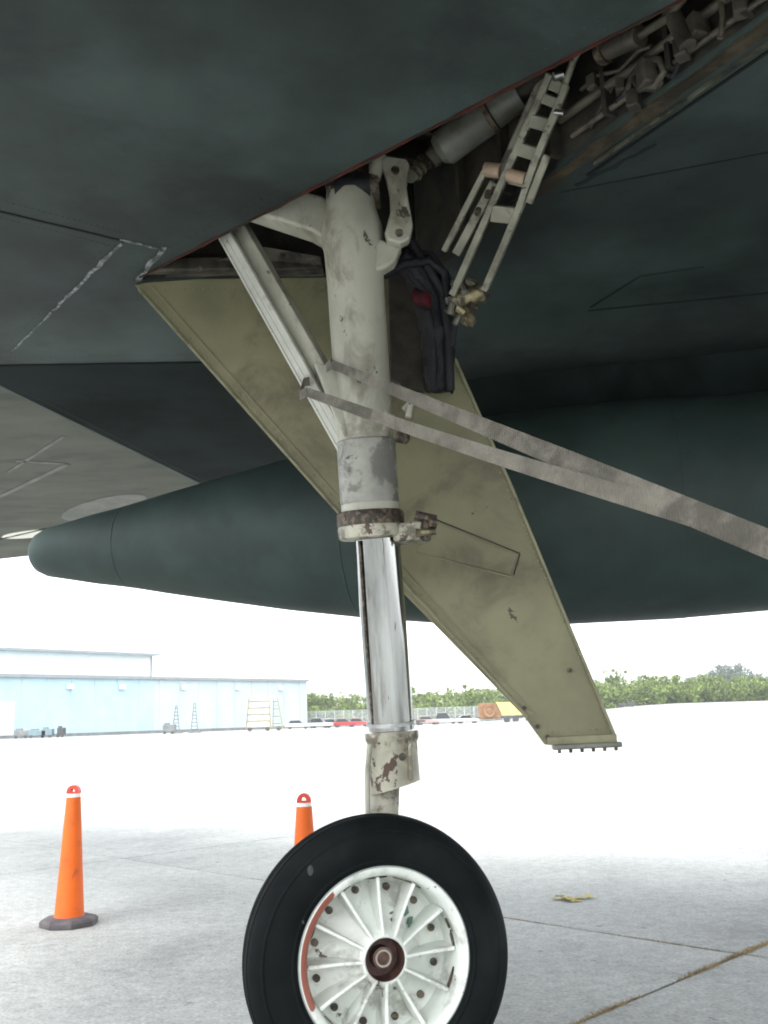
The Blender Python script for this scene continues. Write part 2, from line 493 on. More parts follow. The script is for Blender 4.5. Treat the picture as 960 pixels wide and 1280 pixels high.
def grass_line(name, p0, p1, n, spread, h, mat_, label):
    bm = BM()
    cl_ = [random.random() ** .8 for _ in range(13)]
    for k in range(n):
        t_ = min(1, max(0, random.choice(cl_) + random.gauss(0, .05)))
        c = p0.lerp(p1, t_) + Vector((random.gauss(0, spread), random.gauss(0, spread), -0.005))
        a = random.uniform(0, 6.28)
        wv = Vector((math.cos(a), math.sin(a), 0)) * random.uniform(.002, .005)
        tip = c + Vector((random.gauss(0, h * .8), random.gauss(0, h * .8), random.uniform(.3, 1) * h))
        bm.faces.new((bm.verts.new(c - wv), bm.verts.new(c + wv), bm.verts.new(tip)))
    return tag(build(name, bm, mat_), label, kind='stuff')


q1 = E1 * -2.45
grass_line('dry_grass', E1 * -2.45 + E2 * 3.3, E1 * -2.45 + E2 * 5.3, 2200, 0.010, 0.018, M['drygrass'], 'dry tan grass growing in the diagonal slab joint')
grass_line('sparse_grass', E1 * -6.5 + E2 * 4.9, E1 * -2.0 + E2 * 4.9, 900, 0.007, 0.012, M['drygrass'], 'sparse dry grass in the cross joint behind the wheel')
bm = BM()
c = atz(715, 1125, 0.0)
for k in range(40):
    a = random.uniform(0, 6.28); r_ = random.uniform(.015, .04)
    o_ = c + Vector((random.gauss(0, .07), random.gauss(0, .04), random.uniform(.004, .02)))
    n_ = 5
    vs = [bm.verts.new(o_ + Vector((math.cos(a + q * 6.28 / n_) * r_, math.sin(a + q * 6.28 / n_) * r_ * .6, random.uniform(-.004, .008)))) for q in range(n_)]
    bm.faces.new(vs)
tag(build('leaf_litter', bm, M['yellow_leaf']), 'small yellow patch of leaf litter on the apron right of the wheel', kind='stuff')

# ================================================================ AIRCRAFT
WZ = 3.10                                      # height of the wing underside
aircraft = empty('aircraft', (0, 3.4, 0))
tag(aircraft, 'dark green jet parked on the apron, seen from under its wing beside the landing gear', 'aircraft')

# wheel well outline in plan (on the skin)
A = atz(166, 350, WZ); Bn = atz(850, 0, WZ)
near_dir = (Bn - A).normalized()
n_end = A + near_dir * 4.3
R1 = atz(690, 215, WZ); R2 = atz(960, 20, WZ)
far_dir = (R2 - R1).normalized()
r_end = R1 + far_dir * 2.9
r_start = R1 - far_dir * 0.85                 # under the drag link
b_end = Vector((r_start.x, 3.92, WZ))
hole = [A, n_end, r_end, R1, r_start, b_end]
LAX = Vector((math.sin(math.radians(15.5)), math.cos(math.radians(15.5)), 0))     # leading edge direction
AX = Vector((math.cos(math.radians(12)), -math.sin(math.radians(12)), 0))       # fore-aft direction
e_a = atz(0, 483, WZ); e_b = atz(247, 604, WZ)
edge_dir = (e_b - e_a).normalized()
W0 = e_a - edge_dir * 3.55
W1 = e_b + edge_dir * 0.12
W2 = W1 + AX * 12.5
W3 = W0 + AX * 12.5 - edge_dir * 4.0
W3.z = W2.z = W1.z = W0.z = WZ


def skin_with_hole(outer, inner, z, th):
    bm = BM()
    lo = [bm.verts.new((p[0], p[1], z)) for p in outer]
    li = [bm.verts.new((p[0], p[1], z)) for p in inner]
    es = [bm.edges.new((lo[i], lo[(i + 1) % len(lo)])) for i in range(len(lo))]
    es += [bm.edges.new((li[i], li[(i + 1) % len(li)])) for i in range(len(li))]
    bmesh.ops.triangle_fill(bm, use_beauty=True, use_dissolve=False, edges=es)
    # drop faces filling the hole
    import mathutils
    kill = []
    for f_ in bm.faces:
        c = f_.calc_center_median()
        ins = False
        n = len(inner)
        for i in range(n):
            x1, y1 = inner[i][0], inner[i][1]; x2, y2 = inner[(i + 1) % n][0], inner[(i + 1) % n][1]
            if (y1 > c.y) != (y2 > c.y) and c.x < (x2 - x1) * (c.y - y1) / (y2 - y1) + x1: ins = not ins
        if ins: kill.append(f_)
    if kill: bmesh.ops.delete(bm, geom=kill, context='FACES_ONLY')
    r = bmesh.ops.extrude_face_region(bm, geom=bm.faces[:])
    bmesh.ops.translate(bm, vec=(0, 0, th), verts=[v for v in r['geom'] if isinstance(v, bmesh.types.BMVert)])
    return bm


wing = build('wing', skin_with_hole([W0, W1, W2, W3], hole, WZ, 0.02), M['skin'], aircraft)
# upper surface of the wing, closing it off from the sky
bm = BM()
top = [p + Vector((0, 0, 0.62)) for p in (W0 + AX * .9 + edge_dir * 0.0, W1 + AX * .9, W2 - AX * .4, W3 - AX * .4)]
lowr = [p + Vector((0, 0, 0.045)) for p in (W0, W1, W2, W3)]
tv = [bm.verts.new(p) for p in top]; lv = [bm.verts.new(p) for p in lowr]
bm.faces.new(tv)
for i in range(4): bm.faces.new((lv[i], lv[(i + 1) % 4], tv[(i + 1) % 4], tv[i]))
build('upper_skin', bm, M['skin'], wing)
# rounded lip along the wing's left edge
bm = BM(); tube(bm, [W0 + Vector((0, 0, .03)), W1 + Vector((0, 0, .03))], 0.032, 10)
build('edge_lip', bm, M['skin'], wing, smooth=True)
bm = BM(); bar(bm, W0 + AX * .085 + Vector((0, 0, -.004)), W1 + AX * .085 + Vector((0, 0, -.004)), .010, .006, AX)
build('panel_seam', bm, M['seam'], wing)


def strip(name, p0, p1, wd, th, m, parent, z=WZ, jag=0.0, n=14):
    """thin strip lying just under the skin"""
    p0, p1 = Vector(p0), Vector(p1)
    bm = BM()
    d = (p1 - p0); s = Vector((-d.y, d.x, 0)).normalized()
    pts = []
    for i in range(n + 1):
        t_ = i / n
        pts.append(p0.lerp(p1, t_) + s * random.uniform(-jag, jag))
    up = []; dn = []
    for i, p in enumerate(pts):
        hw = wd / 2 * (random.uniform(.35, 1.3) if jag else 1)
        up.append((Vector((p.x, p.y, z)) + s * hw)); dn.append((Vector((p.x, p.y, z)) - s * hw))
    slab(bm, up + dn[::-1], (0, 0, -th)) if not jag else None
    if jag:
        for i in range(n):
            slab(bm, [up[i], up[i + 1], dn[i + 1], dn[i]], (0, 0, -th))
    return build(name, bm, m, parent)


# sheet under the inner wing beyond the long seam, shade put into its colour
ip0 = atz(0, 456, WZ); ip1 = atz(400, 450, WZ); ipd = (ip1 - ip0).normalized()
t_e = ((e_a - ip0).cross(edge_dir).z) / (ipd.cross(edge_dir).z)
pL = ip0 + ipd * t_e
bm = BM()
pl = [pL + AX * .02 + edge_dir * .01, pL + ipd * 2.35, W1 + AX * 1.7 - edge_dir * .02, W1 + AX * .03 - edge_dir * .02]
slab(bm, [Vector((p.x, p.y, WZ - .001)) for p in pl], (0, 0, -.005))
build('shade_panel', bm, M['root_shade'], wing)
# seams and scuffed joints on the near skin
strip('panel_seam', atz(-60, 250, WZ), atz(150, 300, WZ), .010, .003, M['seam'], wing)
strip('scuffed_seam', atz(150, 299, WZ), atz(205, 312, WZ), .012, .004, M['chalk'], wing, jag=.003, n=7)
strip('scuffed_seam', atz(152, 303, WZ), atz(66, 388, WZ), .018, .004, M['chalk'], wing, jag=.005, n=16)
strip('scuffed_seam', atz(64, 390, WZ), atz(16, 438, WZ), .009, .003, M['chalk'], wing, jag=.003, n=8)
strip('scuffed_seam', atz(207, 308, WZ), atz(172, 350, WZ), .022, .004, M['chalk'], wing, jag=.006, n=7)
strip('panel_seam', atz(-40, 457, WZ), atz(420, 450, WZ), .016, .003, M['seam'], wing)
# panel outline and streaks on the far skin
strip('panel_seam', atz(735, 388, WZ), atz(1000, 362, WZ), .014, .003, M['shade_seam'], wing)
strip('panel_seam', atz(738, 384, WZ), atz(800, 345, WZ), .012, .003, M['shade_seam'], wing)
strip('panel_seam', atz(800, 345, WZ), atz(880, 333, WZ), .012, .003, M['shade_seam'], wing)
strip('panel_seam', atz(700, 240, WZ), atz(960, 190, WZ), .005, .003, M['shade_seam'], wing)
strip('panel_seam', atz(720, 232, WZ), atz(820, 180, WZ), .018, .003, M['shade_seam'], wing, jag=.006, n=8)
# fastener rows in the skin, too fine to pick apart
bm = BM()
def skin_row(p, q, n_):
    for k in range(n_):
        c = p.lerp(q, k / (n_ - 1)); lathe(bm, Vector((c.x, c.y, WZ + .001)), (0, 0, -1), [(0, .0055), (.002, .0045), (.0025, 0)], 6)
nrm = Vector((near_dir.y, -near_dir.x, 0)); nrm = nrm if nrm.y < 0 else -nrm
for off_ in (.03, .075):
    skin_row(A + near_dir * .1 + nrm * off_, A + near_dir * 3.4 + nrm * off_, 80)
for (a_, b_, n_) in (((-40, 262), (150, 310), 26), ((-40, 240), (150, 290), 26), ((140, 300), (10, 430), 22), ((-30, 447), (330, 443), 60), ((740, 380), (1000, 352), 30), ((720, 250), (960, 205), 34)):
    skin_row(atz(*a_, WZ), atz(*b_, WZ), n_)
fr = build('fastener_row', bm, M['skin'], wing); fr['kind'] = 'stuff'
# well edge trims
strip('edge_trim', A + near_dir * .05 , n_end, .010, .008, M['red_edge'], wing, jag=.0015, n=60)
d_ = far_dir; s_ = Vector((-d_.y, d_.x, 0))
s_ = s_ if s_.x > 0 else -s_
strip('edge_trim', R1 - far_dir * .8 + s_ * .03, r_end + s_ * .03, .055, .012, M['tan_edge'], wing, jag=.003, n=30)
strip('edge_trim', R1 + far_dir * .12 + s_ * .085, r_end + s_ * .10, .008, .014, M['tan_line'], wing, jag=.001, n=20)
strip('panel_seam', R1 + far_dir * .05 + s_ * .125, r_end + s_ * .13, .012, .004, M['seam'], wing)

# light grey far underside beyond the wing's edge
FZ = 3.42
fa = [atz(-240, 360, FZ), atz(0, 440, FZ), atz(330, 560, FZ), atz(330, 645, FZ), atz(80, 690, FZ), atz(-160, 717, FZ)]
bm = BM()
slab(bm, fa, (0, 0, 0.12))
far_wing = build('far_wing', bm, M['fargrey'], aircraft)
far_wing['label'] = 'light grey underside beyond the dark wing edge'


def patch(name, pix, z, m, parent, th=.004):
    bm = BM()
    slab(bm, [atz(u, v, z) for u, v in pix], (0, 0, -th))
    return build(name, bm, m, parent)


def ell(cu, cv, ru, rv, tilt, n=20):
    out = []
    for k in range(n):
        a = k * 2 * math.pi / n
        x, y = ru * math.cos(a), rv * math.sin(a)
        out.append((cu + x * math.cos(tilt) - y * math.sin(tilt), cv + x * math.sin(tilt) + y * math.cos(tilt)))
    return out


patch('white_marking', ell(42, 667, 40, 4.6, -.10), FZ, M['white_mark'], far_wing)
patch('pale_oval', ell(130, 634, 55, 12, -.22), FZ, M['pale_mark'], far_wing)  # mottled oval, paler than the grey around it
strip('panel_seam', atz(-20, 630, FZ), atz(85, 580, FZ), .05, .004, M['pale_mark'], far_wing, z=FZ)
strip('panel_seam', atz(20, 576, FZ), atz(85, 580, FZ), .05, .004, M['pale_mark'], far_wing, z=FZ)
strip('panel_seam', atz(10, 590, FZ), atz(80, 545, FZ), .03, .004, M['pale_mark'], far_wing, z=FZ)
strip('panel_seam', atz(-10, 676, FZ), atz(60, 660, FZ), .04, .004, M['seam'], far_wing, z=FZ)

# fuselage belly added behind the tank to block far light, shade in its colour
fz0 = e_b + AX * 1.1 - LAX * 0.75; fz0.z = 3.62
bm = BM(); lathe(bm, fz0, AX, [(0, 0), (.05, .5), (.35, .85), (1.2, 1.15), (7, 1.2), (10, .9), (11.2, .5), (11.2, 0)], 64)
fus = build('fuselage_blocker', bm, M['shade_seam'], aircraft, auto=40)

# ---- wheel well: walls, roof, ribs and equipment
ROOF = 3.66
bm = BM()
hz = [Vector((p.x, p.y, WZ + .018)) for p in hole]
ctr = sum(hz, Vector()) / len(hz)
hz = [p + (p - ctr).normalized() * .012 for p in hz]
lo = [bm.verts.new(p) for p in hz]; hi = [bm.verts.new(Vector((p.x, p.y, ROOF))) for p in hz]
n = len(lo)
for i in range(n): bm.faces.new((lo[i], lo[(i + 1) % n], hi[(i + 1) % n], hi[i]))
bm.faces.new(hi)
well = build('wheel_well', bm, M['well'], aircraft)
# ribs across the well roof
for k in range(9):
    t_ = .12 + k * .11
    p0 = A.lerp(n_end, t_); p1 = (b_end.lerp(R1, min(1, t_ * 1.6))) if t_ < .6 else R1.lerp(r_end, (t_ - .6) / .4)
    bm = BM(); bar(bm, Vector((p0.x, p0.y, ROOF - .05)), Vector((p1.x, p1.y, ROOF - .05)), .03, .10, (1, 0, 0))
    build('rib', bm, M['well'], well, bevel=.004)
# equipment towards the upper right
rs_w = random.Random(21)
def ptube(name, pix, r, m, parent, n=14, smooth=True):
    bm = BM(); tube(bm, [at(*p) for p in pix], r, n)
    return build(name, bm, m, parent, auto=40)


wall_n = Vector((-far_dir.y, far_dir.x, 0)).normalized()


def inw(u, v, off):
    """photo pixel on the far wall or roof of the well, brought off metres back towards the camera"""
    q = ray(u, v); o_ = Vector((0, 0, CAM_H))
    t1 = (R1 - o_).dot(wall_n) / q.dot(wall_n)
    t2 = (ROOF - o_.z) / q.z
    t_ = min(t for t in (t1, t2) if t > 0)
    return o_ + q * t_ - q.normalized() * off


def wtube(name, pix, off, r, m, n=10):
    P = [inw(u, v, off) for u, v in pix]
    bm = BM(); tube(bm, P, r, n); return build(name, bm, m, well, auto=45)


wtube('pipe', [(700, 150), (745, 118), (800, 80), (850, 40), (905, 0), (950, -30)], .05, .016, M['well_part'])
wtube('pipe', [(715, 170), (760, 138), (815, 100), (870, 58), (930, 15), (980, -20)], .04, .010, M['well_part'])
wtube('pipe', [(760, 62), (800, 44)], .12, .034, M['well_part'], 16)
wtube('pipe', [(752, 66), (760, 62)], .12, .042, M['grease'], 16)
wtube('pipe', [(800, 44), (835, 22), (860, -10)], .12, .014, M['well_part'])
wtube('frame_tube', [(832, 0), (846, 30), (860, 58)], .10, .026, M['well_part'], 14)
wtube('frame_tube', [(898, -14), (904, 20), (900, 48)], .06, .009, M['well_part'])
wtube('cable', [(782, 120), (790, 96), (806, 74), (824, 74), (830, 90), (818, 108), (800, 112), (792, 98)], .07, .011, M['well_part'])
wtube('cable', [(770, 128), (786, 112), (800, 92), (822, 88), (842, 96), (850, 76)], .05, .009, M['hose'])
wtube('cable', [(726, 112), (748, 94), (775, 88), (800, 62), (815, 58)], .06, .008, M['well_part'])
wtube('cable', [(738, 160), (760, 120), (772, 96), (790, 84)], .03, .007, M['well_part'])
for (u, v, off, s) in ((812, 94, .06, .07), (792, 126, .05, .05), (852, 62, .08, .05), (742, 104, .06, .045), (872, 34, .06, .06), (925, 8, .05, .05), (776, 108, .05, .04)):
    bm = BM(); box(bm, inw(u, v, off), (s, s * .8, s * 1.2), rs_w.uniform(0, 1.5))
    build('junction_box', bm, M['well_part'], well, bevel=.006)
for k in range(12):                           # stiffeners standing off the far wall
    p = R1 + far_dir * (-.5 + k * .27)
    bm = BM(); bar(bm, Vector((p.x, p.y, WZ + .03)) - Vector((s_.x, s_.y, 0)) * .02, Vector((p.x, p.y, ROOF - .02)) - Vector((s_.x, s_.y, 0)) * .02, .02, .05, far_dir)
    build('stiffener', bm, M['well'], well, bevel=.003)
# frame bar seen along the back edge, behind the brace
bm = BM(); bar(bm, at(182, 333, 3.80), at(402, 331, 3.85), .06, .05, (0, 0, 1)); build('frame_rail', bm, M['well_part'], well, bevel=.006)
bm = BM(); slab(bm, [at(205, 345, 3.85), at(330, 308, 3.75), at(400, 320, 3.8), at(405, 342, 3.85)], (0, .03, 0)); build('frame_plate', bm, M['well_part'], well, bevel=.004)
for (u, v) in ((352, 322), (372, 322), (392, 326), (300, 330), (250, 336)):
    bm = BM(); tube(bm, [at(u, v, 3.76), at(u, v, 3.80)], .012, 8); build('bolt', bm, M['grease'], well, auto=40)

# ---- gear door
DY = {'A': 3.93, 'B': 3.86, 'C': 3.86, 'D': 3.80}
dA = at(168, 356, 3.88); dB = at(528, 346, 3.80); dC = at(772, 926, 3.82); dD = at(681, 931, 3.86)
dn = (dC - dA).cross(dD - dB).normalized()
if dn.y > 0: dn = -dn                          # towards the camera
# flatten the four corners to one plane through the centroid
cen = (dA + dB + dC + dD) / 4
def on_door(u, v, off=0.0):
    q = ray(u, v); o_ = Vector((0, 0, CAM_H))
    t_ = (cen - o_).dot(dn) / q.dot(dn)
    return o_ + q * t_ + dn * off


outline = [(168, 356), (200, 349), (350, 347), (528, 345), (570, 448), (640, 606), (735, 838), (772, 926), (681, 931), (655, 895), (505, 742), (420, 640)]
bm = BM()
slab(bm, [on_door(u, v) for u, v in outline], -dn * .045)
door = build('gear_door', bm, M['door'], aircraft, bevel=.004)
door['label'] = 'long olive primer painted gear door hanging behind the strut'


def door_strip(name, p, q, wd, th, m):
    bm = BM(); a = on_door(*p); b = on_door(*q)
    s = (b - a).normalized().cross(dn)
    slab(bm, [a + s * wd / 2 + dn * .0, b + s * wd / 2, b - s * wd / 2, a - s * wd / 2], dn * th)
    return build(name, bm, m, door, bevel=.002)


door_strip('edge_flange', (174, 362), (424, 642), .012, .012, M['door_edge'])
door_strip('edge_flange', (424, 642), (660, 897), .012, .012, M['door_edge'])
door_strip('edge_flange', (190, 358), (434, 634), .010, .004, M['door'])
door_strip('edge_flange', (434, 634), (668, 892), .008, .004, M['door'])
door_strip('edge_flange', (569, 450), (638, 606), .012, .014, M['door_edge'])
door_strip('edge_flange', (638, 606), (769, 922), .012, .014, M['door_edge'])
bm = BM(); slab(bm, [on_door(u, v) for u, v in ((540, 651), (646, 694), (638, 719), (520, 690))], dn * .007); build('access_panel', bm, M['door'], door, bevel=.002)
door_strip('access_seam', (546, 650), (650, 692), .0055, .004, M['well'])
door_strip('access_seam', (650, 692), (642, 719), .0055, .004, M['well'])
door_strip('access_seam', (520, 690), (640, 722), .004, .002, M['door_edge'])
door_strip('lower_rail', (684, 926), (770, 922), .030, .022, M['door_edge'])
bm = BM(); bar(bm, on_door(690, 934, .01), on_door(776, 930, .01), .020, .06, (0, 0, 1)); build('hinge_lip', bm, M['grey_metal'], door, bevel=.005)
for k in range(6):
    p = on_door(698 + 14 * k, 936 - .7 * k, .038)
    bm = BM(); tube(bm, [p, p - Vector((0, 0, .014))], .007, 8); build('bolt', bm, M['grease'], door, auto=40)
for (u, v) in ((655, 885), (672, 908), (684, 921), (712, 838)):
    p = on_door(u, v)
    bm = BM(); tube(bm, [p, p + dn * .010], .009 if v > 800 else .006, 8); build('rivet', bm, M['grease'], door, auto=40)
# rows of small rivets, too fine to pick apart
bm = BM()
for (p, q, n_) in (((186, 366), (650, 880), 46), ((578, 480), (762, 910), 40), ((205, 362), (515, 358), 26), ((690, 915), (762, 911), 10), ((546, 660), (636, 697), 12)):
    for k in range(n_):
        c = on_door(p[0] + (q[0] - p[0]) * k / (n_ - 1), p[1] + (q[1] - p[1]) * k / (n_ - 1), -.001)
        lathe(bm, c, dn, [(0, .0055), (.0035, .004), (.0045, 0)], 6)
rv = build('rivet_row', bm, M['door_edge'], door); rv['kind'] = 'stuff'
# dark raised plate between strut and hoses on the upper door
bm = BM(); slab(bm, [on_door(486, 350), on_door(522, 350), on_door(528, 420), on_door(532, 492), on_door(490, 486)], dn * .05)
build('dark_plate', bm, M['well'], door, bevel=.006)

# ---- landing gear strut
Sb = at(463, 640, 3.50); St = at(440, 285, 3.36)
sax = (St - Sb).normalized()
Ls = (St - Sb).length
bm = BM()
lathe(bm, Sb, sax, [(-.01, .0), (-.01, .108), (.10, .108), (.14, .104), (.20, .105), (Ls - .22, .108), (Ls - .10, .112), (Ls - .05, .118), (Ls, .116), (Ls + .06, .098), (Ls + .13, .092), (Ls + .13, 0)], 48)
strut = build('strut', bm, M['gear'], aircraft, auto=35)
strut['label'] = 'thick cream painted landing gear cylinder'
# scraped lower sleeve of the cylinder
bm = BM(); lathe(bm, Sb, sax, [(.03, .1075), (.03, .1105), (.24, .1105), (.25, .1125), (.262, .1125), (.268, .107)], 48)
build('sleeve', bm, M['scraped'], strut, auto=35)
# dark trunnion pin above the head
bm = BM(); tube(bm, [at(408, 240, 3.36), at(472, 232, 3.36)], .085, 24); build('trunnion_pin', bm, M['grease'], strut, auto=40)
bm = BM(); tube(bm, [at(418, 236, 3.30), at(462, 232, 3.30)], .050, 20); build('trunnion_pin', bm, M['hose'], strut, auto=40)
# arm to the left of the head
bm = BM()
slab(bm, [at(u, v, 3.35) for u, v in ((300, 258), (350, 232), (402, 244), (432, 262), (425, 300), (410, 314), (400, 294), (388, 287))], (0, .11, 0))
build('head_arm', bm, M['gear'], strut, bevel=.012, segs=3)
# welded side bracket on the right of the head
bm = BM()
slab(bm, [at(u, v, 3.31) for u, v in ((462, 292), (480, 300), (503, 304), (494, 326), (478, 336), (466, 340))], (0, .07, 0))
build('side_lug', bm, M['gear'], strut, bevel=.012, segs=3)
# dog-bone link
bm = BM()
dog = [(476, 200), (482, 194), (508, 198), (512, 205), (508, 232), (512, 258), (516, 280), (512, 298), (500, 304), (484, 299), (481, 290), (488, 264), (487, 240), (482, 218)]
slab(bm, [at(u, v, 3.27) for u, v in dog], (0, .05, 0))
dogbone = build('rocker_link', bm, M['gear'], aircraft, bevel=.008, segs=3)
for (u, v, r) in ((494, 214, .016), (499, 292, .014)):
    p = at(u, v, 3.265)
    bm = BM(); tube(bm, [p, p - Vector((0, .012, 0))], r, 12); build('pin', bm, M['grease'], dogbone, auto=40)
ptube('spacer', [(466, 222, 3.3), (475, 196, 3.3)], .03, M['gear'], dogbone)
ptube('spacer', [(512, 222, 3.35), (530, 204, 3.4)], .024, M['grey_metal'], dogbone)
for k in range(3): ptube('ring', [(517 + 6 * k, 218 - 7 * k, 3.36), (519 + 6 * k, 215.5 - 7 * k, 3.36)], .033, M['brass'], dogbone)

# collar, clamp and lugs at the bottom of the cylinder
cA = at(463, 648, 3.505)
bm = BM(); lathe(bm, cA, sax, [(-.032, .10), (-.032, .122), (-.018, .126), (.018, .125), (.026, .118), (.026, .10)], 48, True)
collar = build('upper_collar', bm, M['grease'], strut, auto=40)
for k in range(9):
    a, x, y = basis(sax); an = k * math.pi * 2 / 9 + .2
    p = cA + (x * math.cos(an) + y * math.sin(an)) * .124
    bm = BM(); tube(bm, [p - (x * math.cos(an) + y * math.sin(an)) * .004, p + (x * math.cos(an) + y * math.sin(an)) * .005], .012, 6); build('bolt', bm, M['grease'], collar)
cB = at(464, 664, 3.51)
bm = BM(); lathe(bm, cB, sax, [(-.030, .08), (-.030, .112), (-.024, .122), (.010, .126), (.020, .122), (.022, .08)], 48, True)
clamp = build('lower_collar', bm, M['gear_dirty'], strut, auto=40)
bm = BM(); slab(bm, [at(u, v, 3.44) for u, v in ((490, 655), (528, 650), (540, 656), (541, 668), (530, 674), (492, 676))], (0, .10, 0)); build('clamp_lug', bm, M['gear_dirty'], clamp, bevel=.006)
ptube('clamp_bolt', [(532, 645, 3.43), (533, 676, 3.43)], .016, M['grease'], clamp)
ptube('clamp_bolt', [(519, 644, 3.42), (545, 650, 3.42)], .018, M['grease'], clamp)
ptube('clamp_bolt', [(520, 666, 3.42), (545, 664, 3.42)], .014, M['brass'], clamp)
ptube('clamp_nut', [(536, 652, 3.415), (546, 652, 3.415)], .024, M['grease'], clamp, n=6)
# piston
pA = at(471, 668, 3.515); pB = at(489.5, 912, 3.60)
bm = BM(); tube(bm, [pA, pB], .0845, 48); piston = build('piston', bm, M['chrome'], strut, auto=40)
ptube('side_tube', [(449, 676, 3.455), (457, 790, 3.50), (466, 905, 3.545)], .0055, M['grease'], piston)
bm = BM(); lathe(bm, pB, (pB - pA), [(-.030, .08), (-.030, .091), (-.018, .091), (-.018, .08)], 48, True); build('scraper_ring', bm, M['steel'], piston, auto=40)
# lower fitting, slanted at the bottom, and leg behind the wheel
bm = BM()
fA = at(489.5, 915, 3.60); fB = at(494, 984, 3.60)
tube(bm, [fA, fA.lerp(fB, .12), fA.lerp(fB, .2), fB], [.098, .098, .090, .092], 40)
bm.verts.ensure_lookup_table()
fx = (fB - fA).normalized()
for v in bm.verts:
    if (v.co - fB).dot(fx) > -.004: v.co += fx * (-(v.co.x - fB.x) * .22)
fitting = build('axle_fitting', bm, [M['gear_dirty']], strut, auto=40)
bm = BM(); bar(bm, at(512, 925, 3.50), at(514, 975, 3.50), .012, .05, (1, 0, 0)); build('key_plate', bm, M['gear_dirty'], fitting, bevel=.003)
for (u, v) in ((503, 946),):
    p = at(u, v, 3.515)
    bm = BM(); tube(bm, [p + Vector((0, .02, 0)), p - Vector((0, .008, 0))], .014, 8); build('bolt', bm, M['grease'], fitting, auto=40)
bm = BM(); tube(bm, [at(482, 975, 3.62), at(479, 1030, 3.62), at(480, 1100, 3.60), at(483, 1190, 3.58)], [.052, .054, .06, .075], 28)
build('axle_leg', bm, M['gear_dirty'], strut, auto=40)
ptube('brake_line', [(462, 930, 3.53), (459, 970, 3.54), (460, 1030, 3.56), (466, 1080, 3.56)], .010, M['gear'], strut)

# diagonal side brace, channel section
b0 = at(272, 276, 3.60); b1 = at(441, 575, 3.43)
bd = (b1 - b0).normalized()
face = Vector((-.62, -.78, .1)); face = (face - bd * face.dot(bd)).normalized()
side = bd.cross(face).normalized()
if side.x < 0: side = -side
bm = BM(); bar(bm, b0, b1, .058, .022, side); brace = build('side_brace', bm, M['brace_white'], aircraft, bevel=.004)
brace['label'] = 'white painted diagonal brace from the wing to the cylinder'
bm = BM(); bar(bm, b0 - face * .012 - side * .026, b1 - face * .012 - side * .026, .010, .055, side); build('flange', bm, M['brace_white'], brace, bevel=.002)
bm = BM(); bar(bm, b0 - face * .012 - side * .002, b1 - face * .012 - side * .002, .006, .05, side); build('flange', bm, M['brace_white'], brace)
bm = BM(); bar(bm, b0 - face * .05 + side * .045, b1 - face * .05 + side * .045 - bd * .12, .075, .05, side); build('rear_web', bm, M['gear'], brace, bevel=.004)
bm = BM(); slab(bm, [at(u, v, 3.38) for u, v in ((392, 452), (412, 455), (440, 482), (470, 505), (496, 520), (480, 540), (430, 545), (418, 520))], (0, .05, 0)); build('gusset', bm, M['gear'], brace, bevel=.008)
# small lever right of the cylinder
ptube('lever', [(505, 512, 3.38), (514, 502, 3.36), (510, 522, 3.36)], .012, M['gear'], strut)
ptube('lever_pivot', [(498, 546, 3.40), (508, 548, 3.38)], .022, M['grease'], strut)

# ---- hydraulic actuator
p0, p1 = at(548, 190, 3.32), at(608, 146, 3.22)
bm = BM(); tube(bm, [p0, p0.lerp(p1, .08), p0.lerp(p1, .12), p1], [.050, .062, .070, .070], 32); act = build('actuator', bm, M['grey_metal'], aircraft, auto=35)
act['label'] = 'pale hydraulic actuator cylinder inside the wheel well'
ax_ = (p1 - p0).normalized()
bm = BM(); lathe(bm, p1, ax_, [(.0, .06), (.0, .072), (.004, .076), (.02, .076), (.02, .05)], 32, True); build('gland_ring', bm, M['grease'], act, auto=40)
bm = BM(); tube(bm, [p1 + ax_ * .025, p1 + ax_ * .14], .066, 32); build('end_cap', bm, M['grey_metal'], act, auto=35)
bm = BM(); tube(bm, [p1 + ax_ * .14, p1 + ax_ * .45], .038, 24); build('rod', bm, M['well_part'], act, auto=35)
ptube('hose', [(560, 170, 3.28), (545, 175, 3.30), (540, 195, 3.32), (552, 205, 3.33)], .012, M['hose'], act)
ptube('clevis', [(538, 200, 3.33), (556, 184, 3.31)], .036, M['well_part'], act)

# ---- folding drag link (ladder-like frame)
LT_l, LT_r = at(688, 92, 2.90), at(708, 108, 2.90)
LB_l, LB_r = at(566, 368, 3.46), at(609, 352, 3.44)
LM_l, LM_r = at(640, 205, 3.12), at(660, 215, 3.12)
sidev = (LM_r - LM_l).normalized()
bm = BM(); bar(bm, LB_l, LT_l, .026, .040, sidev); link_ = build('drag_link', bm, M['link_paint'], aircraft, bevel=.004)
link_['label'] = 'cream ladder-like folding drag link in the wheel well'
bm = BM(); rp = [at(u, v, Y) for u, v, Y in ((606, 362, 3.44), (632, 302, 3.30), (651, 256, 3.18), (669, 202, 3.05), (694, 142, 2.94), (708, 106, 2.89))]
ribbon(bm, rp, sidev * .013, .042); build('rail', bm, M['link_paint'], link_, bevel=.004)
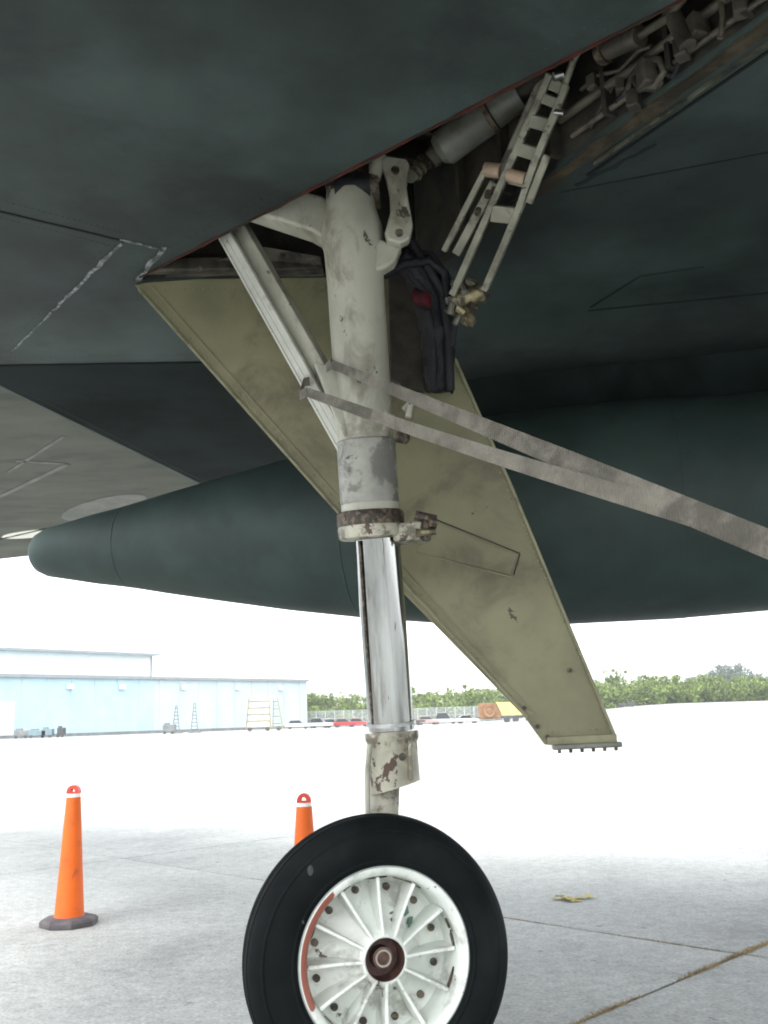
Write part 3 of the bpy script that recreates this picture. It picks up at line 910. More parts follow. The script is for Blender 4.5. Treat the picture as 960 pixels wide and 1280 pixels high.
# wide inner flange along the left rail
bm = BM(); slab(bm, [at(u, v, Y) for u, v, Y in ((686, 94, 2.94), (670, 104, 2.96), (618, 222, 3.18), (632, 222, 3.16))], (0.0, .05, .02)); build('flange', bm, M['link_paint'], link_, bevel=.003)
for (ua, va, ub, vb, Y, hw) in ((688, 104, 706, 112, 2.92, .04), (678, 122, 698, 130, 2.95, .035), (662, 150, 690, 158, 3.0, .045), (648, 186, 676, 194, 3.07, .045), (636, 224, 662, 230, 3.14, .03), (614, 266, 648, 270, 3.22, .06)):
    a = at(ua, va, Y); b = at(ub, vb, Y)
    bm = BM(); bar(bm, a, b, hw, .03, (LT_l - LB_l)); build('web', bm, M['link_paint'], link_, bevel=.004)
ptube('pivot_pin', [(606, 212, 3.18), (626, 214, 3.16)], .027, M['pink_pin'], link_)
ptube('pivot_pin', [(634, 218, 3.13), (656, 224, 3.12)], .024, M['pink_pin'], link_)
bm = BM(); bar(bm, at(606, 214, 3.18), at(555, 314, 3.36), .022, .03, sidev); build('side_rod', bm, M['link_paint'], link_, bevel=.004)
bm = BM(); bar(bm, at(618, 228, 3.20), at(570, 318, 3.38), .034, .02, sidev); build('side_rod', bm, M['link_paint'], link_, bevel=.004)
bm = BM(); bar(bm, at(684, 194, 3.02), at(661, 254, 3.14), .026, .02, sidev); build('side_rod', bm, M['link_paint'], link_, bevel=.004)
for (u, v) in ((598, 262), (610, 240), (618, 236)):
    bm = BM(); p = at(u, v, 3.17); tube(bm, [p, p + Vector((0, .03, 0))], .012, 8); build('bolt', bm, M['grease'], link_, auto=40)
ptube('lug', [(692, 96, 2.88), (703, 93, 2.88)], .016, M['steel'], link_)
ptube('hook', [(704, 112, 2.9), (716, 78, 2.85), (722, 66, 2.83)], .012, M['link_paint'], link_)
ptube('stud', [(694, 140, 2.92), (706, 141, 2.9)], .010, M['steel'], link_)
# jumbled metal joint at the lower end
jn = Vector(at(583, 376, 3.5))
bm = BM(); tube(bm, [at(566, 378, 3.5), at(604, 366, 3.48)], .04, 20); joint = build('lower_joint', bm, M['brass'], aircraft, auto=40)
joint['label'] = 'greasy brass coloured pivot joint at the foot of the drag link'
rs = random.Random(3)
for k in range(26):
    u, v = rs.uniform(560, 606), rs.uniform(354, 402)
    if v > 384 and u > 588: u -= 20
    a = at(u, v, 3.46 + rs.uniform(-.02, .05)); d2 = Vector((rs.uniform(-1, 1), rs.uniform(-.3, .3), rs.uniform(-1, 1))).normalized()
    bm = BM(); tube(bm, [a - d2 * rs.uniform(.01, .03), a + d2 * rs.uniform(.01, .03)], rs.uniform(.010, .024), 8); build('fitting', bm, rs.choice([M['brass'], M['grey_metal'], M['grease'], M['brass']]), joint, auto=40)
ptube('cable', [(572, 392, 3.5), (568, 410, 3.52), (566, 432, 3.55)], .012, M['hose'], joint)
ptube('cable', [(560, 380, 3.5), (557, 366, 3.5), (568, 352, 3.5)], .008, M['grey_metal'], joint)

# hose bundle with red tape
bm = BM(); tube(bm, [at(*p) for p in ((500, 318, 3.50), (518, 338, 3.54), (536, 362, 3.58), (543, 392, 3.62), (546, 430, 3.66), (548, 465, 3.69), (549, 490, 3.71))], [.045, .06, .07, .066, .062, .06, .055], 26)
bmesh.ops.subdivide_edges(bm, edges=bm.edges[:], cuts=2, use_grid_fill=True)
from mathutils import noise as mnoise
for v in bm.verts:
    v.co += Vector((mnoise.noise(v.co * 16), mnoise.noise(v.co * 16 + Vector((7, 3, 1))), mnoise.noise(v.co * 22 + Vector((1, 9, 4))))) * .022
hb = build('hose_bundle', bm, M['hose'], aircraft, smooth=True)
hb['label'] = 'dark wrapped bundle of hoses beside the strut'
for (o1, o2, r_) in ((-10, 6, .018), (14, 0, .02)):
    ptube('hose', [(498 + o1, 300 + o2, 3.48), (520 + o1, 334 + o2, 3.5), (540 + o1, 366, 3.52), (549 + o1 * .8, 420, 3.60), (550 + o1 * .9, 488, 3.66)], r_, M['hose'], hb)
ptube('hose', [(480, 344, 3.46), (506, 330, 3.47), (536, 326, 3.48), (556, 342, 3.5), (560, 372, 3.5)], .018, M['hose'], hb)
ptube('hose', [(484, 322, 3.5), (512, 312, 3.5), (540, 318, 3.5), (562, 350, 3.5)], .012, M['hose'], hb)
bm = BM(); tube(bm, [at(519, 366, 3.49), at(528, 374, 3.49), at(536, 388, 3.51)], [.012, .034, .014], 12)
for v in bm.verts: v.co += Vector((mnoise.noise(v.co * 30), mnoise.noise(v.co * 30 + Vector((7, 3, 1))), mnoise.noise(v.co * 30 + Vector((1, 9, 4))))) * .02
build('red_tape', bm, M['red_tape'], hb, smooth=True)

# ---- wheel
WR = 0.452
n_ax = Vector((math.sin(math.radians(16)), -math.cos(math.radians(16)), 0.03)).normalized()      # outward face normal
hub = at(482, 1200, 3.36)                     # centre of the outer rim face
hub.z = hub.z
TW = 0.115                                    # half width of tyre
mid = hub - n_ax * .10
BR = 0.288                                    # bead radius


def wheel_frame_obj(name, bm, m, parent, **kw):
    """meshes of the wheel are built about the origin: axis = -Y (towards the viewer), then placed"""
    o = build(name, bm, m, parent, **kw)
    return o


yy = -n_ax; xx = Vector((0, 0, 1)).cross(yy) * -1; xx = yy.cross(Vector((0, 0, 1))).normalized(); zz = xx.cross(yy).normalized()
WM = Matrix(((xx.x, yy.x, zz.x, hub.x), (xx.y, yy.y, zz.y, hub.y), (xx.z, yy.z, zz.z, hub.z), (0, 0, 0, 1)))


def wb(name, bm, m, parent=None, **kw):
    o = build(name, bm, m, None, **kw)
    if parent is None:
        o.parent = aircraft
        o.matrix_parent_inverse = Matrix.Translation(aircraft.location).inverted()
        o.matrix_basis = WM
    else:
        o.parent = parent                      # the wheel's own frame
    return o


AXW = (0, -1, 0)                               # local outward axis
# rim: flange, barrel, dished web
bm = BM()
lathe(bm, (0, 0, 0), AXW, [(-.20, .20), (-.20, .285), (-.185, .295), (-.17, .285), (-.15, .262), (-.03, .262), (-.016, .275), (-.004, .291), (.004, .290), (.008, .284), (.006, .273), (-.002, .263), (-.014, .257),
                           (-.09, .252), (-.132, .246), (-.146, .228), (-.134, .19), (-.092, .13), (-.048, .092), (-.006, .078), (.0, .070), (-.004, .066), (-.07, .062)], 96)
wheel = wb('wheel', bm, rim_flange_mat(), auto=40)
wheel['label'] = 'chipped white aircraft wheel with twelve spokes and black tyre'
# tyre
prof = []
T0 = -.10
half = [(.090, .272), (.098, .285), (.108, .305), (.116, .335), (.118, .365), (.110, .395), (.096, .418), (.080, .434), (.064, .443), (.058, .4445), (.056, .4405), (.050, .4405), (.048, .4465), (.022, .4505), (.018, .4465), (.010, .4465), (.007, .4515), (0, .452)]
prof = [(T0 + d, r) for d, r in half] + [(T0 - d, r) for d, r in half[::-1][1:]]
bm = BM(); lathe(bm, (0, 0, 0), AXW, prof, 128)
for v in bm.verts:                              # flatten where the tyre stands on the ground
    if v.co.z < -.425: v.co.z = -.425 - (v.co.z + .425) * -.15
tyre = wb('tyre', bm, M['tyre'], wheel, auto=30)
# sidewall ridge
bm = BM(); lathe(bm, (0, 0, 0), AXW, [(T0 + .107, .300), (T0 + .113, .303), (T0 + .112, .312), (T0 + .1085, .314)], 96)
wb('sidewall_ridge', bm, M['tyre'], tyre, smooth=True)
bm = BM(); lathe(bm, (0, 0, 0), AXW, [(T0 + .108, .398), (T0 + .111, .401), (T0 + .106, .408), (T0 + .102, .409)], 96)
wb('sidewall_ridge', bm, M['tyre'], tyre, smooth=True)
for (an, r_, s) in ((131, .402, .016), (152, .33, .006)):
    an = math.radians(an)
    bm = BM(); bmesh.ops.create_uvsphere(bm, u_segments=12, v_segments=8, radius=1)
    for v in bm.verts: v.co = Vector((v.co.x * s * .6 + math.cos(an) * r_, v.co.y * .004 - T0 * 1 - .203 + (0 if r_ > .38 else -.012), v.co.z * s + math.sin(an) * r_))
    wb('scuff', bm, M['scuff'], tyre, smooth=True)
# twelve spokes (tapered ribs on the dish)
for k in range(12):
    an = math.radians(2 + 30 * k)
    d = Vector((math.cos(an), 0, math.sin(an))); s = Vector((-math.sin(an), 0, math.cos(an)))
    bm = BM()
    rows = []
    for (r_, y0, y1, hw) in ((.074, -.001, .06, .0046), (.13, .018, .11, .005), (.19, .028, .150, .0055), (.2515, .030, .155, .0065)):
        c = d * r_
        rows.append([bm.verts.new(c + s * hw + Vector((0, y0, 0))), bm.verts.new(c - s * hw + Vector((0, y0, 0))), bm.verts.new(c - s * hw * 1.6 + Vector((0, y1, 0))), bm.verts.new(c + s * hw * 1.6 + Vector((0, y1, 0)))])
    for P_, Q_ in zip(rows, rows[1:]):
        for i in range(4): bm.faces.new((P_[i], P_[(i + 1) % 4], Q_[(i + 1) % 4], Q_[i]))
    bm.faces.new(rows[0]); bm.faces.new(rows[-1][::-1])
    wb('spoke', bm, M['rim'], wheel, bevel=.003)
    # vent hole with a dark bolt in each gap
    an2 = an + math.radians(15)
    c = Vector((math.cos(an2), 0, math.sin(an2))) * .212
    bm = BM(); tube(bm, [c + Vector((0, .155, 0)), c + Vector((0, .130, 0))], .0125, 12)
    wb('bolt', bm, M['grease'], wheel, auto=40)
# patches of bare primer inside the dish
for (an, r_, L_) in ((50, .17, .05), (38, .15, .05), (20, .235, .02), (92, .235, .05), (72, .235, .04), (60, .235, .025), (-20, .236, .05), (158, .236, .03), (-135, .236, .03), (120, .236, .03), (8, .236, .035)):
    an = math.radians(an); d = Vector((math.cos(an), 0, math.sin(an))); s = Vector((-math.sin(an), 0, math.cos(an)))
    bm = BM()
    depth = .056 if r_ < .2 else .045
    pts = []
    rs = random.Random(int(r_ * 1000) + int(L_ * 977) + int(an * 100))
    for q in range(11):
        a2 = q * 2 * math.pi / 11
        if r_ < .2: pts.append(d * (r_ + .5 * L_ * math.cos(a2) * rs.uniform(.5, 1)) + s * (.012 * math.sin(a2) * rs.uniform(.4, 1.2)) + Vector((0, (.112 if r_ > .16 else .100) + .70 * (.5 * L_ * math.cos(a2)), 0)))
        else: pts.append(d * (r_ + .0155) + s * (L_ * math.cos(a2) * rs.uniform(.6, 1)) + Vector((0, depth + .012 * math.sin(a2) * rs.uniform(.3, 1.2), 0)))
    slab(bm, pts, d * -.004 if r_ > .2 else Vector((0, -.003, 0)))
    wb('paint_chip', bm, M['green_prim'] if r_ < .2 else M['grease'], wheel)
# hub bore, bearing cup and axle end
bm = BM(); lathe(bm, (0, 0, 0), AXW, [(-.001, .0655), (-.075, .0615), (-.075, .0)], 48); hubm = wb('hub_bore', bm, M['hub_rust'], wheel, auto=40)
bm = BM(); lathe(bm, (0, 0, 0), AXW, [(-.07, .036), (-.030, .034), (-.028, .024), (-.034, .022), (-.034, .0)], 32); wb('axle_end', bm, M['hub_rust'], hubm, auto=40)
bm = BM(); lathe(bm, (0, 0, 0), AXW, [(-.034, .027), (-.024, .027), (-.024, .0215), (-.034, .0215)], 32); wb('axle_ring', bm, M['gear_dirty'], hubm, auto=40)
# axle into the leg
bm = BM(); tube(bm, [hub - n_ax * .10, hub - n_ax * .30], .06, 24); build('axle', bm, M['steel'], aircraft, auto=40)

# ================================================================ TANK
tN = at(42, 692, 5.62); tE = at(960, 626, 4.75)
tax = (tE - tN); tl = tax.length; tax.normalize()
prof = [(0, 0)]
px = [(42.7, 10), (45, 18), (50, 24.5), (62, 31), (85, 36), (120, 44), (163, 52), (210, 63), (260, 74), (360, 95), (450, 111), (560, 127), (700, 137), (830, 140), (960, 138)]
for (u, hh) in px:
    # distance along the axis where that pixel column meets it
    lo_, hi_ = 0.0, tl * 1.2
    for _ in range(40):
        md = (lo_ + hi_) / 2
        p = tN + tax * md; q = p - Vector((0, 0, CAM_H))
        uu = 480 + F * q.dot(_R) / q.dot(_fw)
        if uu < u: lo_ = md
        else: hi_ = md
    q = tN + tax * lo_ - Vector((0, 0, CAM_H))
    dep = q.dot(_fw)
    prof.append((lo_, hh * dep / F * .985))
prof += [(tl + .8, .555), (tl + 1.6, .50), (tl + 2.4, .38), (tl + 3.0, .22), (tl + 3.3, .0)]
tank_root = empty('fuel_tank', (tN + tax * 3.0) - Vector((0, 0, .6)))
tag(tank_root, 'large faded green fuel tank with rounded nose hanging behind the landing gear', 'fuel tank')
bm = BM(); lathe(bm, tN, tax, prof, 96); shell = build('shell', bm, M['tank'], tank_root, smooth=True)


def tank_ring(d, wd, out, name, m):
    def rad(x):
        for (d0, r0), (d1, r1) in zip(prof, prof[1:]):
            if d0 <= x <= d1: return r0 + (r1 - r0) * (x - d0) / (d1 - d0)
        return 0.3
    bm = BM(); lathe(bm, tN, tax, [(d - wd, rad(d - wd) - .003), (d - wd * .8, rad(d - wd) + out), (d + wd * .8, rad(d + wd) + out), (d + wd, rad(d + wd) - .003)], 96)
    return build(name, bm, m, shell, smooth=True)


tank_ring(prof[7][0], .006, .0012, 'ring_seam', M['tank'])
tank_ring(prof[11][0], .005, .0012, 'ring_seam', M['tank'])
tank_ring(prof[14][0] + .05, .005, .0012, 'ring_seam', M['tank'])
bm = BM()
pc = tN + tax * 5.6
slab(bm, [pc + tax * -.6 + Vector((0, 0, .5)), pc + tax * 1.1 + Vector((0, 0, .5)), pc + tax * 1.2 + Vector((0, 0, WZ - pc.z - .002)), pc + tax * -.75 + Vector((0, 0, WZ - pc.z - .002))], Vector((.02, .10, 0)))
build('pylon', bm, M['tank'], tank_root, bevel=.01)

# ================================================================ TIE-DOWN STRAP
strap = empty('tie_down_strap', at(455, 480, 3.28))
tag(strap, 'dirty grey webbing strap looped round the strut and pulled down to the right', 'strap')
E0 = at(960, 676, 2.10)
t0 = at(414, 455, 3.27)
dirn = (E0 - t0)
gz = t0 + dirn * ((t0.z - 0.02) / -dirn.z)       # where the line meets the ground
def upn(p, a):                                    # in-view width direction, square to the strap
    v = Vector(p) - Vector((0, 0, CAM_H)); w_ = Vector(a).cross(v).normalized()
    return w_
pts = []; wv = []
sagd = Vector((0, 0, -1))
K = 40
for i in range(K + 1):
    t_ = i / K
    p = t0.lerp(gz, t_) + sagd * (.004 * 4 * t_ * (1 - t_))
    pts.append(p)
    tw = .55 + .45 * min(1, t_ * 4)
    wv.append(upn(t0.lerp(E0, min(t_, .3)), dirn) * .0285 * tw)
bm = BM(); ribbon(bm, pts, wv, .004); build('webbing', bm, M['strap'], strap)
bm = BM()
s0 = at(384, 490, 3.25)
tj = pts[int(K * .33)]
j2 = pts[int(K * .34)] + Vector((0, .006, -.008))
pts2 = [s0.lerp(j2, i / 20) + Vector((0, 0, -.012 * math.sin(math.pi * i / 20))) for i in range(20)] + [p + Vector((0, .006, -.008)) for p in pts[int(K * .34):]]
wv2 = [upn(at(700, 590, 2.8), dirn) * (.0165 + .010 * min(1, i / 20)) for i in range(len(pts2))]
ribbon(bm, pts2, wv2, .004); build('webbing', bm, M['strap'], strap)
# loop round the back of the cylinder and brace
bm = BM()
cc = at(452, 478, 3.40)
lp = [s0, s0 + Vector((-.03, .06, .01)), at(380, 478, 3.45), at(420, 468, 3.56), at(470, 470, 3.56), at(500, 485, 3.48), at(505, 492, 3.30)]
ribbon(bm, lp, Vector((0, 0, .018)), .004); build('webbing', bm, M['strap'], strap)
bm = BM(); lp = [t0, t0 + Vector((-.02, .05, .005)), at(420, 448, 3.52), at(470, 452, 3.55)]
ribbon(bm, lp, Vector((0, 0, .018)), .004); build('webbing', bm, M['strap'], strap)
bm = BM(); box(bm, gz + Vector((0, 0, .03)), (.10, .10, .06), .5); build('ground_anchor', bm, M['steel'], strap, bevel=.01)


# ================================================================ CONES
def cone(u_top, v_top, u_base, v_base, label, tall):
    b = atz(u_base, v_base, 0.0)
    root = empty('traffic_cone', b)
    tag(root, label, 'traffic cone', 'orange cones standing on the apron')
    bm = BM()
    octo = lambda r, z: [b + Vector((r * math.cos(math.pi / 8 + k * math.pi / 4), r * math.sin(math.pi / 8 + k * math.pi / 4), z)) for k in range(8)]
    rows = [[bm.verts.new(p) for p in octo(r, z)] for r, z in ((.178, 0), (.180, .03), (.165, .045), (.095, .055))]
    for P_, Q_ in zip(rows, rows[1:]):
        for k in range(8): bm.faces.new((P_[k], P_[(k + 1) % 8], Q_[(k + 1) % 8], Q_[k]))
    bm.faces.new(rows[0]); bm.faces.new(rows[-1][::-1])
    build('base', bm, M['cone_base'], root, bevel=.005)
    h = tall
    bm = BM(); lathe(bm, b, (0, 0, 1), [(.045, .096), (.06, .092), (.075, .0895), (h * .5, .067), (h * .925, .0455), (h * .93, .040)], 40, True); build('body', bm, M['cone'], root, auto=35)
    bm = BM(); lathe(bm, b, (0, 0, 1), [(h * .926, .0445), (h * .952, .0435)], 40, True); build('white_band', bm, M['cone_white'], root, auto=35)
    # handle: rounded cap with a finger hole
    bm = BM()
    n = 20
    ov = []; iv = []
    c0 = b + Vector((0, 0, h * .953))
    for s_ in (-1, 1):
        o_ = [bm.verts.new(c0 + Vector((.041 * math.cos(math.pi * k / n), s_ * .026, .052 * math.sin(math.pi * k / n) ** .8))) for k in range(n + 1)]
        i_ = [bm.verts.new(c0 + Vector((.014 * math.cos(math.pi * k / n), s_ * .026, .010 + .020 * math.sin(math.pi * k / n)))) for k in range(n + 1)]
        ov.append(o_); iv.append(i_)
        for k in range(n): bm.faces.new((o_[k], o_[k + 1], i_[k + 1], i_[k]))
        bm.faces.new((o_[0], i_[0], i_[-1], o_[-1]))
    for k in range(n):
        bm.faces.new((ov[0][k], ov[0][k + 1], ov[1][k + 1], ov[1][k])); bm.faces.new((iv[0][k], iv[0][k + 1], iv[1][k + 1], iv[1][k]))
    bm.faces.new((ov[0][0], ov[1][0], ov[1][-1], ov[0][-1])); bm.faces.new((iv[0][0], iv[1][0], iv[1][-1], iv[0][-1]))
    build('handle', bm, M['cone_red'], root, auto=50)
    return root


cone(88, 984, 86, 1156, 'orange traffic cone in full view left of the wheel', .835)
cone(384, 993, 382, 1176, 'orange traffic cone half hidden behind the tyre', .785)

# ================================================================ BACKGROUND
M['wall_blue'] = mat('pale blue sheet wall', (0.36, 0.50, 0.57), 0.6, 0, 0.06, 0.3, (0.33, 0.46, 0.54), 0.5, 0.25, 0.5, 0.7)
M['wall_pale'] = mat('pale grey sheet wall', (0.42, 0.50, 0.53), 0.6, 0, 0.05, 0.3)
M['wall_white'] = mat('white sheet wall', (0.62, 0.62, 0.60), 0.6, 0, 0.04, 0.4)
M['roof_grey'] = mat('grey roof trim', (0.22, 0.24, 0.25), 0.6, 0, 0.1, 1)
M['foot'] = mat('dull plinth', (0.16, 0.17, 0.17), 0.8, 0, 0.2, 1)
bl = at(-330, 0, 1); 
gz0 = -.02
HE = 9.5                                       # eave height
def gxy(u, D): 
    p = at(u, 899 - (u - 480) * .0297, D); return Vector((p.x, p.y, gz0))


h0 = gxy(0, 149); h1 = gxy(384, 201)
hd = (h1 - h0).normalized()
hb0 = h0 - hd * 55
hnorm = Vector((hd.y, -hd.x, 0))
if hnorm.y > 0: hnorm = -hnorm                 # to the viewer
back = -hnorm
hangar = empty('hangar', (h0 + h1) / 2)
tag(hangar, 'long pale blue hangar with a white clerestory beyond the apron', 'building')
clr_end = None


def along(u, p=h0, d=hd):
    """distance along the hangar front whose base is seen at column u"""
    lo_, hi_ = -80.0, 120.0
    for _ in range(50):
        md = (lo_ + hi_) / 2; q = p + d * md - Vector((0, 0, CAM_H))
        if 480 + F * q.dot(_R) / q.dot(_fw) < u: lo_ = md
        else: hi_ = md
    return lo_


Lh = (h1 - h0).length
s_mid = along(192)
bm = BM()
a = h0 - hd * 55; b = h0 + hd * s_mid
slab(bm, [a, b, b + back * 40, a + back * 40], (0, 0, HE)); wall = build('wall', bm, M['wall_blue'], hangar)
a = b; b = h1
bm = BM(); slab(bm, [a + hd * .02, b, b + back * 40, a + back * 40 + hd * .02], (0, 0, HE - .02)); wall2 = build('wall', bm, M['wall_pale'], hangar)
bm = BM(); bar(bm, h0 - hd * 55.2 + Vector((0, 0, HE)) - back * .25, h1 + hd * .3 + Vector((0, 0, HE)) - back * .25, .5, .5, (0, 0, 1)); build('eave_trim', bm, M['roof_grey'], hangar)
for k in range(34):                            # raised sheet seams on the front
    s_ = -54 + k * 4.4
    if s_ > Lh - .5: break
    p = h0 + hd * s_ - back * .05
    bm = BM(); bar(bm, p, p + Vector((0, 0, HE - .3)), .12, .10, hd); build('wall_seam', bm, M['wall_pale'], hangar)
# clerestory block
a = h0 - hd * 55 + back * 8 + Vector((0, 0, HE)); b = h0 + hd * along(222) + back * 8 + Vector((0, 0, HE))
bm = BM(); slab(bm, [a, b, b + back * 24, a + back * 24], (0, 0, 4.6)); cl = build('clerestory', bm, M['wall_white'], hangar)
bm = BM(); bar(bm, a + Vector((0, 0, 4.7)) - back * .6 - hd, b + Vector((0, 0, 4.7)) - back * .6 + hd * .8, .45, 1.6, (0, 0, 1)); build('roof_edge', bm, M['roof_grey'], cl)
bm = BM(); bar(bm, a + Vector((0, 0, .6)) - back * .1, b + Vector((0, 0, .6)) - back * .1, .2, .2, (0, 0, 1)); build('roof_flashing', bm, M['foot'], cl)
for s_ in (0, 1):
    p = (b if s_ else h0 + hd * along(3) + back * 8 + Vector((0, 0, HE))) - back * .1
    bm = BM(); bar(bm, p, p + Vector((0, 0, 4.5)), .22, .2, hd); build('corner_trim', bm, M['roof_grey'], cl)
# doors and light panels on the front
for (u0, u1, hh, m) in ((-40, 16, 5.5, 'wall_white'), (118, 140, 0, ''),):
    if not hh: continue
    a = h0 + hd * along(u0) - back * .12; b = h0 + hd * along(u1) - back * .12
    bm = BM(); slab(bm, [a, b, b + back * .1, a + back * .1], (0, 0, hh)); build('door', bm, M[m], hangar)
for u in (84, 150, 228, 296, 350):
    p = h0 + hd * along(u) - back * .3 + Vector((0, 0, HE - 1.6))
    bm = BM(); box(bm, p, (1.1, .4, .8), math.atan2(hd.y, hd.x)); build('wall_lamp', bm, M['wall_white'], hangar)
bm = BM(); bar(bm, h0 - hd * 55 - back * .1 + Vector((0, 0, .25)), h1 - back * .1 + Vector((0, 0, .25)), .5, .2, (0, 0, 1)); build('plinth', bm, M['foot'], hangar)

# access stand with steps, in front of the hangar
M['stand_white'] = mat('white panel paint', (0.55, 0.55, 0.50), 0.6, 0, .05, 1)
M['stand_yellow'] = mat('faded yellow paint', (0.24, 0.21, 0.12), 0.6, 0, .2, 1)
M['dark'] = mat('dark undercarriage', (0.05, 0.05, 0.05), 0.7, 0, .2, 2)
p = gxy(327, 150)
st = empty('access_stand', p)
tag(st, 'white panelled maintenance stand with yellow steps in front of the hangar', 'access stand')
bm = BM(); slab(bm, [p + Vector((-2.3, 0, .5)), p + Vector((1.3, 0, .5)), p + Vector((1.1, 0, 4.7)), p + Vector((-1.9, 0, 4.7))], (0, 2.2, 0)); build('panel_body', bm, M['stand_white'], st)
for k in range(5):
    z = .6 + k * .98
    bm = BM(); bar(bm, p + Vector((-2.3 + k * .1, -.08, z)), p + Vector((1.35 - k * .05, -.08, z)), .12, .12, (0, 0, 1)); build('rail', bm, M['stand_yellow'], st)
for (xa, xb) in ((-2.35, -1.95), (1.35, 1.2)):
    bm = BM(); bar(bm, p + Vector((xa, -.08, .3)), p + Vector((xb, -.08, 4.9)), .14, .14, (1, 0, 0)); build('post', bm, M['stand_yellow'], st)
for sx in (1.75, 3.0):
    bm = BM(); bar(bm, p + Vector((sx + (.25 if sx > 2 else -.05), 0, .2)), p + Vector((sx - .55 if sx > 2 else sx + .1, 0, 4.9)), .16, .16, (1, 0, 0)); build('ladder_rail', bm, M['stand_yellow'], st)
for k in range(8):
    bm = BM(); bar(bm, p + Vector((1.75, 0, .5 + k * .55)), p + Vector((3.0 - k * .08, 0, .5 + k * .55)), .1, .3, (0, 0, 1)); build('step', bm, M['dark'] if k % 2 else M['stand_yellow'], st)
for sx in (-1.8, .9, 2.6):
    bm = BM(); tube(bm, [p + Vector((sx, -.1, .35)), p + Vector((sx, .2, .35))], .34, 14); build('wheel', bm, M['dark'], st)

# two slim step ladders
for (u, lab) in ((220, 'slim grey ladder standing before the hangar, the farther from the stand'), (243, 'slim dark ladder standing before the hangar, the nearer to the stand')):
    p = gxy(u, 152)
    ld = empty('step_ladder', p)
    tag(ld, lab, 'ladder', 'slim ladders before the hangar')
    for (x0, x1) in ((-.55, -.1), (.55, .1)):
        bm = BM(); bar(bm, p + Vector((x0, 0, 0)), p + Vector((x1, 0, 4.6 if u > 230 else 4.3)), .12, .12, (1, 0, 0)); build('rail', bm, M['foot'], ld)
    for k in range(7):
        z = .5 + k * .55; hw = .5 - .4 * z / 4.5
        bm = BM(); bar(bm, p + Vector((-hw, 0, z)), p + Vector((hw, 0, z)), .09, .16, (0, 0, 1)); build('rung', bm, M['dark'], ld)
    bm = BM(); box(bm, p + Vector((0, .3, .15)), (1.7, 1.2, .25)); build('base', bm, M['foot'], ld)
# low ground equipment at the hangar foot
M['teal'] = mat('teal equipment paint', (0.14, 0.20, 0.22), 0.6, 0, .2, 1)
rs = random.Random(11)
for k, (u, wd, hh, m, lab) in enumerate(((28, 2.2, .9, 'foot', 'low grey equipment cart at the hangar foot near the white door'), (48, 2.6, .8, 'teal', 'low blue grey equipment cart, the larger of two at the hangar foot'), (60, 1.6, 1.0, 'teal', 'small blue grey equipment cart right of the larger one'), (77, 1.0, 1.1, 'dark', 'small dark cart at the foot of the blue hangar wall'), (212, 1.8, 1.1, 'foot', 'small grey cart beside the slim ladder'))):
    p = gxy(u, 146)
    c_ = empty('equipment_cart', p); tag(c_, lab, 'cart', 'equipment carts at the hangar foot')
    bm = BM(); box(bm, p + Vector((0, 0, .3 + hh / 2)), (wd, 1.2, hh)); build('body', bm, M[m], c_, bevel=.08)
    bm = BM(); box(bm, p + Vector((-wd * .2, 0, .3 + hh + .1)), (wd * .4, .8, .3)); build('hood', bm, M[m], c_, bevel=.06)
    for sx in (-.32, .32):
        bm = BM(); tube(bm, [p + Vector((sx * wd, -.7, .22)), p + Vector((sx * wd, -.5, .22))], .22, 12); build('wheel', bm, M['dark'], c_)

# chain link fence
M['fence'] = mat('galvanised fence', (0.50, 0.53, 0.54), 0.5, 0.3, .1, 2)
fp0 = gxy(384, 203); fp1 = gxy(640, 199)
fence = empty('chain_link_fence', (fp0 + fp1) / 2)
tag(fence, 'galvanised chain link fence between the hangar and the trees', 'fence')
fl = (fp1 - fp0)
for k in range(23):
    p = fp0.lerp(fp1, k / 22)
    bm = BM(); tube(bm, [p, p + Vector((0, 0, 3.3))], .06, 6); build('post', bm, M['fence'], fence)
for z in (3.25, 1.7, .2):
    bm = BM(); bar(bm, fp0 + Vector((0, .03, z)), fp1 + Vector((0, .03, z)), .05, .05, (0, 0, 1)); build('rail', bm, M['fence'], fence)
bm = BM()
nf = 220; Lf = fl.length
for k in range(-14, nf):
    for sgn in (1, -1):
        x0 = k * Lf / nf
        a = fp0 + fl.normalized() * (x0 if sgn > 0 else x0 + 3.0); b = fp0 + fl.normalized() * (x0 + 3.0 if sgn > 0 else x0)
        sidew = fl.normalized() * .016
        A_ = a + Vector((0, .05, .2)); B_ = b + Vector((0, .05, 3.2))
        bm.faces.new([bm.verts.new(q) for q in (A_ - sidew, A_ + sidew, B_ + sidew, B_ - sidew)])
me_ = build('wire_mesh', bm, M['fence'], fence); me_['kind'] = 'stuff'

# parked cars and a dump truck by the fence
M['glass'] = mat('dark car glass', (0.03, 0.035, 0.04), 0.1, 0, 0, 1)


